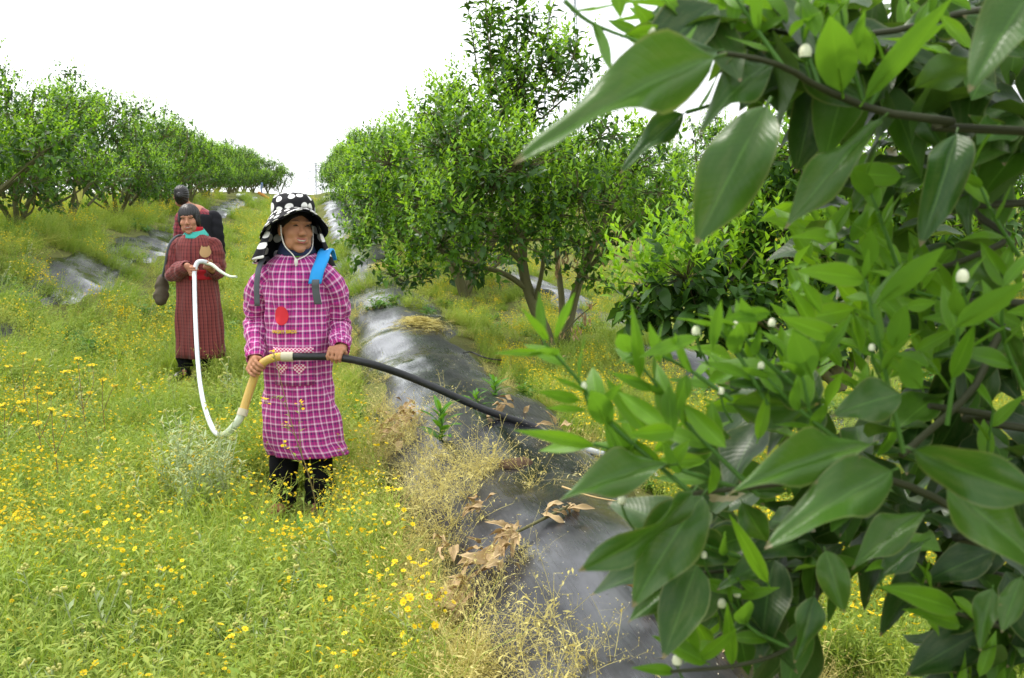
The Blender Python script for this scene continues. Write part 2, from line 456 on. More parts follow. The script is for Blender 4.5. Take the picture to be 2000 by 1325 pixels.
def proto_grass(r):
    mb = MB()
    for k in range(15):
        b = np.array([r.normal(0, .03), r.normal(0, .03), 0])
        blade(mb, b, r.uniform(0, 6.28), r.uniform(.2, 1.1), r.uniform(.14, .32), r.uniform(.0016, .0032), 0, 3, 1.3)
    return mb.mesh('grass_tuft', [M['grass']], False)
def proto_feather(r):
    mb = MB()
    for k in range(4):
        az = r.uniform(0, 6.28); L = r.uniform(.14, .28); lean = r.uniform(.15, .7)
        b = np.array([r.normal(0, .02), r.normal(0, .02), 0]); d = np.array([math.cos(az), math.sin(az), 0])
        pts = [b + d * L * s * math.sin(lean * s) + np.array([0, 0, L * s]) for s in np.linspace(0, 1, 4)]
        mb.ribbon(pts, [.0016, .0014, .001, .0005], unit([-d[1], d[0], 0]), 0)
        for s in np.linspace(.15, .98, 13):
            q = b + d * L * s * math.sin(lean * s) + np.array([0, 0, L * s])
            a2 = r.uniform(0, 6.28)
            leaflet(mb, q, [math.cos(a2), math.sin(a2), r.uniform(.1, .9)], [0, 0, 1], r.uniform(.025, .05) * (1.2 - .6 * s), r.uniform(.002, .0045), 0)
    return mb.mesh('feather_weed', [M['feather']], False)
def flower_plant(r, nst=3, hmin=.16, hmax=.34, fl=(4, 8), fr=.0075, mb=None, mf=None):
    mb = mb or MB(); mf = mf or mb
    for k in range(nst):
        az = r.uniform(0, 6.28); L = r.uniform(hmin, hmax); lean = r.uniform(.05, .55)
        b = np.array([r.normal(0, .025), r.normal(0, .025), 0]); d = np.array([math.cos(az), math.sin(az), 0])
        f = lambda s: b + d * L * s * math.sin(lean * s) + np.array([0, 0, L * s])
        mb.ribbon([f(s) for s in np.linspace(0, 1, 4)], [.0015, .0013, .0011, .0008], unit([-d[1], d[0], 0]), 0)
        for s in np.linspace(.08, .8, 8):
            a2 = r.uniform(0, 6.28)
            leaflet(mb, f(s), [math.cos(a2), math.sin(a2), r.uniform(0, .8)], [0, 0, 1], r.uniform(.03, .055) * (1.15 - .8 * s), r.uniform(.004, .009) * (1.1 - .7 * s), 0)
        for q in range(r.integers(*fl)):
            s = r.uniform(.72, 1.0)
            e = f(s) + np.array([r.normal(0, .022), r.normal(0, .022), r.uniform(.01, .05)])
            mb.ribbon([f(s), e], [.0009, .0007], unit([r.normal(), r.normal(), .1]), 0)
            if r.random() < .8: flower(mf, e, [r.normal(0, .5), r.normal(0, .5) - .25, 1], fr * r.uniform(.75, 1.2))
            else: budcup(mf, e, fr * .5, 1)
    return mb, mf
def proto_flower(r, **k):
    mb, _ = flower_plant(r, **k)
    return mb.mesh('flower_weed', [M['feather'], M['yellow'], M['orange']], False)
def proto_cud(r):
    mb = MB()
    for k in range(r.integers(1, 4)):
        L = r.uniform(.16, .30); az = r.uniform(0, 6.28); lean = r.uniform(.0, .4); d = np.array([math.cos(az), math.sin(az), 0])
        b = np.array([r.normal(0, .02), r.normal(0, .02), 0])
        f = lambda s: b + d * L * s * math.sin(lean * s) + np.array([0, 0, L * s])
        mb.tube([f(s) for s in np.linspace(0, 1, 4)], [.0022, .002, .0018, .0018], 3, 0, False)
        for s in np.linspace(.05, .92, 11):
            a2 = r.uniform(0, 6.28)
            leaflet(mb, f(s), [math.cos(a2), math.sin(a2), r.uniform(.5, 1.6)], [0, 0, 1], r.uniform(.03, .05) * (1.1 - .4 * s), r.uniform(.0028, .005), 0)
        for q in range(9):
            a2 = r.uniform(0, 6.28); rr = r.uniform(0, .014)
            budcup(mb, f(1.0) + np.array([math.cos(a2) * rr, math.sin(a2) * rr, r.uniform(-.004, .006)]), r.uniform(.0035, .0055), 1)
    return mb.mesh('cudweed', [M['silver'], M['paleyel']], False)
def proto_herb(r):
    mb = MB()
    for k in range(13):
        a2 = r.uniform(0, 6.28); z = r.uniform(.01, .12); L = r.uniform(.04, .085)
        st = np.array([math.cos(a2), math.sin(a2), 0]) * r.uniform(.0, .035) + np.array([0, 0, z])
        mb.ribbon([[0, 0, 0], st], [.0012, .001], [-math.sin(a2), math.cos(a2), 0], 0)
        leaflet(mb, st, [math.cos(a2), math.sin(a2), r.uniform(-.2, .7)], [0, 0, 1], L, L * r.uniform(.14, .3), 0)
    return mb.mesh('herb', [M['herb']], False)
def proto_dry(r, mat='straw'):
    mb = MB()
    for k in range(6):
        L = r.uniform(.14, .34); az = r.uniform(0, 6.28); lean = r.uniform(.3, 1.5); d = np.array([math.cos(az), math.sin(az), 0])
        f = lambda s: d * L * s * math.sin(lean * s) + np.array([0, 0, L * s * (1 - .45 * s * lean / 1.5)])
        mb.ribbon([f(s) for s in np.linspace(0, 1, 5)], [.0013, .0012, .001, .0009, .0005], unit([-d[1], d[0], .2]), 0)
        for s in np.linspace(.25, 1, 9):
            e = f(s) + np.array([r.normal(0, .02), r.normal(0, .02), r.uniform(0, .03)])
            mb.ribbon([f(s), e], [.0006, .0005], unit([r.normal(), r.normal(), .2]), 0)
            budcup(mb, e, r.uniform(.002, .0035), 0)
            if r.random() < .3: leaflet(mb, f(s), [r.normal(), r.normal(), r.uniform(-.3, .6)], [0, 0, 1], r.uniform(.02, .045), r.uniform(.002, .005), 0)
    return mb.mesh('dry_weed', [M[mat]], False)

def scatter(name, meshes, pos, scl, label, cat, tilt=.08, seed=0):
    """one object: plants set at given points with geometry nodes"""
    r = np.random.default_rng(seed)
    kit = bpy.data.collections.new(name + '_kit')
    for i, me in enumerate(meshes):
        kit.objects.link(bpy.data.objects.new('%s_kit_%02d' % (name, i), me))
    n = len(pos)
    me = bpy.data.meshes.new(name)
    me.vertices.add(n); me.vertices.foreach_set('co', np.asarray(pos, np.float32).ravel())
    X, Y = np.asarray(pos)[:, 0], np.asarray(pos)[:, 1]
    gx = (terrain(X + .06, Y) - terrain(X - .06, Y)) / .12; gy = (terrain(X, Y + .06) - terrain(X, Y - .06)) / .12
    nx, ny = np.arctan(gx), np.arctan(gy)
    rot = np.empty((n, 3), np.float32)
    for i in range(n):
        q = Vector((-gx[i], -gy[i], 1)).to_track_quat('Z', 'Y') @ Matrix.Rotation(r.uniform(0, 6.283), 3, 'Z').to_quaternion()
        rot[i] = q.to_euler()
    rot[:, :2] += r.normal(0, tilt, (n, 2))
    at = me.attributes.new('rot', 'FLOAT_VECTOR', 'POINT'); at.data.foreach_set('vector', rot.ravel())
    at = me.attributes.new('scl', 'FLOAT', 'POINT'); at.data.foreach_set('value', np.asarray(scl, np.float32))
    at = me.attributes.new('idx', 'INT', 'POINT'); at.data.foreach_set('value', r.integers(0, len(meshes), n).astype(np.int32))
    o = link(name, me)
    ng = bpy.data.node_groups.new(name + '_nodes', 'GeometryNodeTree')
    ng.interface.new_socket('Geometry', in_out='INPUT', socket_type='NodeSocketGeometry')
    ng.interface.new_socket('Geometry', in_out='OUTPUT', socket_type='NodeSocketGeometry')
    gi, go = ng.nodes.new('NodeGroupInput'), ng.nodes.new('NodeGroupOutput')
    ci = ng.nodes.new('GeometryNodeCollectionInfo'); ci.inputs[0].default_value = kit
    ci.inputs['Separate Children'].default_value = True; ci.inputs['Reset Children'].default_value = True
    ip = ng.nodes.new('GeometryNodeInstanceOnPoints'); ip.inputs['Pick Instance'].default_value = True
    def na(nm, ty):
        x = ng.nodes.new('GeometryNodeInputNamedAttribute'); x.data_type = ty; x.inputs['Name'].default_value = nm
        return x.outputs['Attribute']
    L = ng.links
    L.new(gi.outputs[0], ip.inputs['Points']); L.new(ci.outputs[0], ip.inputs['Instance'])
    L.new(na('idx', 'INT'), ip.inputs['Instance Index']); L.new(na('rot', 'FLOAT_VECTOR'), ip.inputs['Rotation'])
    L.new(na('scl', 'FLOAT'), ip.inputs['Scale']); L.new(ip.outputs[0], go.inputs[0])
    md = o.modifiers.new('plants', 'NODES'); md.node_group = ng
    return tag(o, label, cat, kind='stuff')

def field(n, ymin, ymax, seed, power=1.0, pxlo=-350, pxhi=2350):
    """points over the ground in and around the view, denser towards the viewer"""
    r = np.random.default_rng(seed)
    q = r.random(n)
    if power == 1.0: Y = ymin * (ymax / ymin) ** q
    else: Y = (ymin ** (1 - power) + q * (ymax ** (1 - power) - ymin ** (1 - power))) ** (1 / (1 - power))
    px = r.uniform(pxlo, pxhi, n)
    X = (px - 1000) / FPX * Y
    return X, Y, X + .2 * Y, r
def patch(X, Y, s, o=0.0):
    return .5 + .25 * (np.sin(X * s + o + 1.3 * np.sin(Y * s * .7 + o)) + np.sin(Y * s * 1.1 + 2 * o + 1.7 * np.sin(X * s * .8)))
def on_sheet(u, Y, m=0.0):
    return ((u > .34 + m) & (u < 1.25 - m)) | ((u > -3.42 + m) & (u < -2.58 - m) & (Y > 5)) | ((u > 2.6 + m) & (u < 3.3 - m))
FEET = [(hit(588, 1003).x, hit(588, 1003).y, .27), (hit(350, 738).x, hit(350, 738).y, .3)]
def clump(name, fn, k, rad, seed, tilt, nvar=6):
    """a handful of plants growing close together, as one mesh"""
    out = []
    base = [fn(R_(seed + i)) for i in range(5)]
    arr = []
    for me in base:
        v = np.empty(len(me.vertices) * 3, np.float32); me.vertices.foreach_get('co', v)
        tot = np.empty(len(me.polygons), np.int32); me.polygons.foreach_get('loop_total', tot)
        vi = np.empty(len(me.loops), np.int32); me.loops.foreach_get('vertex_index', vi)
        mi = np.empty(len(me.polygons), np.int32); me.polygons.foreach_get('material_index', mi)
        st = np.concatenate([[0], np.cumsum(tot)[:-1]])
        f3 = vi[(st[tot == 3][:, None] + np.arange(3)).astype(int)] if (tot == 3).any() else np.zeros((0, 3), int)
        f4 = vi[(st[tot == 4][:, None] + np.arange(4)).astype(int)] if (tot == 4).any() else np.zeros((0, 4), int)
        arr.append((v.reshape(-1, 3), f3, f4, mi[tot == 3], mi[tot == 4]))
    mats = list(base[0].materials)
    for q in range(nvar):
        r = R_(seed * 31 + q)
        mb = MB()
        for i in range(k):
            v, f3, f4, m3, m4 = arr[r.integers(0, 5)]
            rr = rad * math.sqrt(r.random()); a = r.uniform(0, 6.283)
            E = np.array((Matrix.Rotation(r.normal(0, tilt), 3, 'X') @ Matrix.Rotation(r.normal(0, tilt), 3, 'Y') @ Matrix.Rotation(r.uniform(0, 6.283), 3, 'Z')).transposed())
            V = v @ E * r.uniform(.7, 1.2) + np.array([rr * math.cos(a), rr * math.sin(a), 0])
            n0 = mb.n
            mb.v.append(V); mb.uv.append(np.zeros((len(V), 2))); mb.n += len(V)
            if len(f3): mb.f3.append(f3 + n0); mb.m3.append(m3)
            if len(f4): mb.f4.append(f4 + n0); mb.m4.append(m4)
        out.append(mb.mesh(name, mats, False))
    for me in base: bpy.data.meshes.remove(me)
    return out
def put(name, protos, n, ymin, ymax, seed, keep, smin, smax, label, cat, power=1.0, far=.5, tilt=.06):
    X, Y, u, r = field(n, ymin, ymax, seed, power)
    k = keep(X, Y, u, r)
    X, Y, u = X[k], Y[k], u[k]
    s = r.uniform(smin, smax, len(X)) * (1 + far * np.clip((Y - 8) / 20, 0, 1.5))
    low = np.ones(len(X))
    for fx, fy, hw in FEET:        # trodden and kept low where people stand
        low = np.where((np.abs(X / Y * fy - fx) < hw) & (Y > fy - 1.0) & (Y < fy + .3), .28, low)
    tall = low * np.where(u > 1.2, .62, 1.0) * np.where((u > .1) & (u < 1.3), .75, 1.0)
    return scatter(name, protos, np.stack([X, Y, terrain(X, Y) - .01], 1), s * tall, label, cat, tilt, seed)
def off(X, Y, u, r):
    k = r.random(len(u))
    main = (u > .2) & (u < 1.4)
    cover = np.where(main, np.where(Y > 9, .9 * (patch(X, Y, 1.9, .7) > .55), .0), .9 * (patch(X, Y, 1.3, 2.7) > np.where(u > 2, .40, .74)))
    return ~on_sheet(u, Y, -.07) | (k < cover)
put('meadow_grass', clump('grass_clump', proto_grass, 13, .14, 10, .2), 3900, 2.0, 42, 11, lambda X, Y, u, r: off(X, Y, u, r) & (r.random(len(u)) < .35 + .6 * patch(X, Y, 2.1, 0)),
    .7, 1.25, 'bright green grass covering the orchard floor', 'grass')
put('feathery_weeds', clump('feather_clump', proto_feather, 11, .13, 30, .2), 4300, 2.0, 30, 12, lambda X, Y, u, r: off(X, Y, u, r) & (r.random(len(u)) < .25 + .7 * patch(X, Y, 1.7, 2)),
    .8, 1.4, 'fine-leaved green weeds growing among the grass', 'weeds')
put('broadleaf_weeds', clump('herb_clump', proto_herb, 7, .13, 50, .2), 1500, 2.0, 20, 13, lambda X, Y, u, r: off(X, Y, u, r) & (r.random(len(u)) < .1 + .9 * patch(X, Y, 1.2, 4)),
    .8, 1.5, 'low broad-leaved weeds at the foot of the grass', 'weeds')
put('yellow_wildflowers', clump('flower_clump', proto_flower, 7, .15, 70, .2, 8), 3800, 2.6, 42, 14, lambda X, Y, u, r: off(X, Y, u, r) & (r.random(len(u)) < np.clip(.06 + .75 * patch(X, Y, 1.5, 1) ** 2 + .35 * (u > 1.2) + .12 * (u < -1.2), 0, 1)),
    .75, 1.2, 'mass of tiny yellow daisies spread over the orchard floor', 'wildflowers')
put('silver_cudweed', clump('cud_clump', proto_cud, 4, .14, 90, .2), 900, 2.3, 12, 15, lambda X, Y, u, r: (u < .3) & off(X, Y, u, r) & (r.random(len(u)) < .02 + .8 * patch(X, Y, 1.1, 3) ** 2.5),
    .8, 1.3, 'pale silvery cudweed stalks with creamy heads among the grass', 'weeds')
put('dry_weeds', clump('dry_clump', proto_dry, 5, .06, 110, .45), 4600, 1.8, 14, 16, lambda X, Y, u, r: (r.random(len(u)) < 1.1 * np.exp(-((u - .30) / .19) ** 2) * (.35 + .65 * patch(X, Y, 2.5, 1)) + .22 * np.exp(-((u - 1.3) / .15) ** 2) + .5 * ((u > .3) & (u < 1.2) & (Y > 3.5) & (Y < 5.0)) * patch(X, Y, 4, 2) ** 2 * np.exp(-((u - .62) / .2) ** 2)),
    .6, 1.15, 'straw-coloured dry weeds along the edge of the black sheet', 'weeds')
put('yellowing_weeds', clump('yellowing_clump', lambda r: proto_dry(r, 'straw_g'), 6, .09, 130, .35), 4200, 1.8, 16, 17, lambda X, Y, u, r: (r.random(len(u)) < .75 * np.exp(-((u - .12) / .22) ** 2) + .1 * (u < 0)) & off(X, Y, u, r),
    .7, 1.2, 'yellow-green wilting weeds at the foot of the ridge', 'weeds')
# pale petals and chaff lying on the wet sheet
def chaff():
    r = R_(5)
    n = 9000
    Y = 1.7 + 7 * r.random(n) ** 1.5
    u = r.uniform(.36, 1.22, n)
    k = r.random(n) < .04 + .96 * patch(u * 3, Y, 4.3, .5) ** 3
    Y, u = Y[k], u[k]; X = u - .2 * Y
    z = terrain(X, Y) + .044
    n = len(X)
    a = r.uniform(0, 6.28, n); l = r.uniform(.0010, .0030, n)
    d = np.stack([np.cos(a) * l, np.sin(a) * l, r.normal(0, .001, n)], 1); s = np.stack([-np.sin(a) * l * .45, np.cos(a) * l * .45, r.normal(0, .0006, n)], 1)
    c = np.stack([X, Y, z], 1)
    V = np.stack([c - d, c + s, c + d, c - s], 1).reshape(-1, 3)
    F = np.arange(4 * n).reshape(-1, 4)
    o = link('fallen_petals', mesh_np('fallen_petals', V, F, [M['seed']]))
    tag(o, 'pale fallen petals and chaff sprinkled on the black sheet', 'petals', kind='stuff')
chaff()
# ------------------------------------------------------------------ citrus trees
class Leaves:
    """many small folded leaves as one mesh"""
    def __init__(s): s.b = []; s.d = []; s.n = []; s.L = []; s.w = []; s.m = []
    def add(s, b, d, n, L, w, m):
        s.b.append(b); s.d.append(d); s.n.append(n); s.L.append(L); s.w.append(w); s.m.append(m)
    def frames(s):
        b = np.array(s.b, float); d = np.array(s.d, float); n = np.array(s.n, float)
        d /= np.linalg.norm(d, axis=1)[:, None] + 1e-9
        y = np.cross(n, d); y /= np.linalg.norm(y, axis=1)[:, None] + 1e-9
        n = np.cross(d, y)
        return b, d, y, n, np.array(s.L), np.array(s.w), np.array(s.m)
    def mesh(s, name, mats, sel=None):
        b, d, y, n, L, w, m = s.frames()
        if sel is not None: b, d, y, n, L, w, m = [q[sel] for q in (b, d, y, n, L, w, m)]
        L1 = L[:, None]; w1 = w[:, None]; k = len(b)
        bend = -n * L1 * .16
        V = np.stack([b, b + d * L1 * .42 + y * w1 + n * w1 * .30, b + d * L1 * .42 - y * w1 + n * w1 * .30, b + d * L1 * .45 + n * L1 * .0,
                      b + d * L1 * .97 + bend], 1).reshape(-1, 3)
        f = np.array([[0, 3, 1], [0, 2, 3], [1, 3, 4], [3, 2, 4]])
        F = (np.arange(k)[:, None, None] * 5 + f[None]).reshape(-1, 3)
        return mesh_np(name, V, F, mats, np.repeat(m, 4), smooth=False)

def rdir(r):
    v = r.normal(size=3); return v / np.linalg.norm(v)
def shoot(lv, r, base, d, n, L0, m, spread=.75, length=.14):
    """an upright new shoot: leaves all round a thin stem"""
    d = unit(d)
    for k in range(n):
        s = (k + .5) / n
        a = k * 2.4 + r.uniform(-.4, .4)
        s1 = unit(np.cross(d, [.31, .72, .2])); s2 = np.cross(d, s1)
        rad = math.cos(a) * s1 + math.sin(a) * s2
        dd = d * (.55 + .6 * s) + rad * spread + np.array([0, 0, -.05])
        L = L0 * r.uniform(.75, 1.2) * (1 - .35 * s)
        lv.add(base + d * length * s, dd, unit(d * .9 - rad * .6 + rdir(r) * .25), L, L * r.uniform(.17, .24), m)
def whorl(lv, r, base, d, n, L0, m, droop=.5):
    """old leaves spreading from a twig end, tips hanging"""
    for k in range(n):
        v = unit(d * .35 + rdir(r) * 1.0); v = v + np.array([0, 0, -droop * r.random()])
        L = L0 * r.uniform(.7, 1.2)
        lv.add(base + rdir(r) * L0 * .5, v, unit(np.array([0, 0, 1.0]) + rdir(r) * .6 + d * .4), L, L * r.uniform(.21, .29), m)
def fill_lumps(lv, r, lumps, per, L_old, L_new, n_old=7, n_new=9, new_frac=.55, twigs=None):
    for c, rad, *opt in lumps:
        c = np.array(c, float); k = int(per * rad * rad)
        for i in range(k):
            d = rdir(r)
            if d[2] < -.35 and r.random() < .6: d[2] = abs(d[2])
            q = c + d * rad * (r.random() ** .4) * np.array([1, 1, .85])
            up = d[2] > -.15 and np.linalg.norm(q - c) > rad * .55
            if up and r.random() < new_frac:
                shoot(lv, r, q, unit(d * .55 + np.array([0, 0, 1.0]) + rdir(r) * .25), n_new, L_new, 2 if r.random() < .82 else 1, length=L_new * 2.4)
                whorl(lv, r, q, d, 2, L_old * .9, 1)
            else:
                whorl(lv, r, q, d, n_old, L_old, 0 if r.random() < .5 else 1)
            if twigs is not None and r.random() < .3: twigs.append((c, q))
LM = [M['old'], M['mid'], M['young']]

def generic_tree(seed, h=2.5, spread=1.3, nl=18, per=330, L=.085):
    r = R_(seed)
    lv = Leaves(); lumps = []
    for i in range(nl):
        a = i * 2.4 + r.uniform(-.5, .5); q = (i + .5) / nl
        rr = spread * math.sqrt(r.uniform(.05, .8)); z = h * (.22 + .62 * r.random() * (1.15 - .6 * rr / spread))
        lumps.append(((rr * math.cos(a), rr * math.sin(a), z), r.uniform(.36, .56) * h / 2.5))
    lumps.append(((r.normal(0, .2), r.normal(0, .2), h * .78), .42)); lumps.append(((r.normal(0, .25), r.normal(0, .25), h * .9), .26))
    twigs = []
    fill_lumps(lv, r, lumps, per, L, L * .8, 6, 7, .74, twigs)
    mb = MB()
    for i in range(4):
        a = i * 1.57 + r.uniform(-.4, .4)
        p = [(0, 0, -.05), (.10 * math.cos(a), .10 * math.sin(a), .22), (.34 * math.cos(a), .34 * math.sin(a), .7), (.55 * math.cos(a + .3), .55 * math.sin(a + .3), 1.25), (.6 * math.cos(a + .5), .6 * math.sin(a + .5), 1.9)]
        mb.tube(catmull(p, 10), np.linspace(.05, .012, 10), 6)
    for c, rad in lumps:
        c = np.array(c); p0 = np.array([c[0] * .35, c[1] * .35, c[2] * .42])
        mb.tube(catmull([p0, (p0 + c) / 2 + rdir(r) * .08, c], 6), np.linspace(.024, .008, 6), 5)
    for c, q in twigs: mb.tube([c, q], [.006, .003], 3, 0, False)
    return mb.mesh('tree_trunk', [M['bark']]), lv.mesh('tree_crown', LM)
KINDS = [generic_tree(201 + i) for i in range(4)]
ORD = ['first', 'second', 'third', 'fourth', 'fifth', 'sixth', 'seventh', 'eighth', 'ninth', 'tenth', 'eleventh', 'twelfth', 'thirteenth', 'fourteenth', 'fifteenth', 'sixteenth', 'seventeenth', 'eighteenth', 'nineteenth', 'twentieth', 'twenty-first', 'twenty-second']
def place_tree(x, y, k, s, rz, label, group, sz=1.0):
    tr, cr = KINDS[k % 4]
    o = empty('citrus_tree', (x, y, tz(x, y))); o.scale = (s, s, s * sz); o.rotation_euler = (0, 0, rz)
    tag(o, label, 'tree', group)
    link('trunk', tr, o); link('crown', cr, o)
    return o
r = R_(77)
y = 10.6; i = 0
while y < 66:
    s = r.uniform(.84, 1.14)
    place_tree(-4.1 + r.uniform(-.15, .15) - .2 * y, y, i, s, r.uniform(0, 6.28), '%s tree, counted from the front, of the citrus row on the bank' % ORD[min(i, 21)], 'citrus row on the bank')
    i += 1; y += 3.0 * (1 + .01 * i)
y = 12.1; i = 0
while y < 66:
    place_tree(1.75 + r.uniform(-.15, .15) - .2 * y, y, i + 2, r.uniform(.95, 1.15), r.uniform(0, 6.28), '%s citrus tree behind the fork-trunked tree in the row beside the path' % ORD[min(i, 21)], 'citrus row right of the path')
    i += 1; y += 3.9
y = 8.2; i = 0
while y < 34:
    place_tree(8.0 + r.uniform(-.2, .2) - .2 * y, y, i + 1, r.uniform(.9, 1.1), r.uniform(0, 6.28), '%s citrus tree from the front of the farthest row behind the close foliage' % ORD[i], 'citrus row at the far right')
    i += 1; y += 3.6
for i, (px, y) in enumerate(((500, 56), (528, 62), (552, 67))):
    place_tree((px - 1000) / FPX * y, y, i, r.uniform(.9, 1.05), r.uniform(0, 6.28), '%s small citrus tree standing on the crest at the far end of the bank row' % ORD[i], 'citrus trees on the crest')
for i, (x, y) in enumerate(((-13.4, 17), (-14.8, 22), (-16.5, 28))):
    place_tree(x, y, i, r.uniform(.8, .95), r.uniform(0, 6.28), '%s citrus tree glimpsed beneath and behind the bank row' % ORD[i], 'citrus trees behind the bank row')

# --- leaf meshes for leaves that are objects of their own
def leaf_mesh(name, wr, fold, bend, wave, mat, ns=10, nt=4, petiole=.07, tipw=1.02, seed=0):
    r = R_(seed)
    V = []; UV = []
    ts = np.linspace(-1, 1, nt + 1)
    for i in range(ns + 1):
        s = i / ns
        w = wr * .5 * (s ** .70) * ((1 - s) ** tipw) / ((.40 ** .70) * (.60 ** tipw)) if 0 < s < 1 else .0
        w = max(w, .004)
        for tt in ts:
            z = fold * abs(tt) ** .9 * w - .55 * fold * abs(tt) ** 3 * w - bend * s * s + wave * w * tt * math.sin(7 * s + seed) * abs(tt) + .25 * bend * s + .05 * wave * w * math.sin(23 * s + 3 * tt)
            V.append((s, tt * w, z)); UV.append((s, tt))
    F = [[i * (nt + 1) + j, (i + 1) * (nt + 1) + j, (i + 1) * (nt + 1) + j + 1, i * (nt + 1) + j + 1] for i in range(ns) for j in range(nt)]
    mb = MB(); mb.add(V, F, 0, UV)
    mb.tube([(-petiole, 0, -.01), (0, 0, -.004), (.3, 0, -.004 - bend * .09 + .075 * bend)], [.011, .010, .004], 5, 0, False)
    return mb.mesh(name, [mat])
OLDM = [leaf_mesh('leaf_mature', .42 + .05 * (i % 3), [.42, .62, .30, .52][i % 4], [.14, .26, .36, .20][i % 4], .6, M['old_v'], ns=14, nt=8, seed=i) for i in range(4)]
YNGM = [leaf_mesh('leaf_young', .26 + .05 * (i % 3), .55, [.05, .15, .22, -.06][i % 4], .12, M['young_v'], ns=8, tipw=1.1, seed=i) for i in range(4)]
OLDF = [leaf_mesh('leaf_mature_low', .48 + .05 * (i % 2), .35, [.15, .28][i % 2], .2, M['old'], ns=4, nt=2) for i in range(2)]
YNGF = [leaf_mesh('leaf_young_low', .34, .45, [.05, .2][i % 2], .1, M['young'], ns=4, nt=2) for i in range(2)]
def leaf_obj(name, me, b, d, n, L, parent, wscale=1.0):
    d = Vector(d).normalized(); n = Vector(n); y_ = n.cross(d).normalized(); n = d.cross(y_)
    mt = Matrix(((d.x * L, y_.x * L * wscale, n.x * L, b[0]), (d.y * L, y_.y * L * wscale, n.y * L, b[1]), (d.z * L, y_.z * L * wscale, n.z * L, b[2]), (0, 0, 0, 1)))
    o = bpy.data.objects.new(name, me); COL.objects.link(o); o.parent = parent
    o.matrix_local = Matrix.Translation(parent.location).inverted() @ mt if parent is not None else mt
    return o
def px_lumps(rows, Y0, dz, seed):
    r = R_(seed); out = []
    for px, py, pr, *o in rows:
        Y = Y0 + (o[0] if o else r.uniform(-dz, dz))
        out.append((tuple(P(px, py, Y)), pr / FPX * Y))
    return out
def shift(lumps, loc): return [((c[0] - loc[0], c[1] - loc[1], c[2] - loc[2]), rad) for c, rad in lumps]
def split_leaves(root, lv, n, low_old, low_new, loc):
    """the leaves nearest to the viewer become objects, the others one mesh"""
    b, d, y_, nn, L, w, m = lv.frames()
    dist = b[:, 1] - L * 3
    order = np.argsort(dist)
    pick = order[:n]; rest = order[n:]
    for q, i in enumerate(pick):
        me = (low_new if m[i] == 2 else low_old)[q % 2]
        leaf_obj('leaf', me, b[i] + np.array(loc), d[i], nn[i], L[i], root)
    return rest

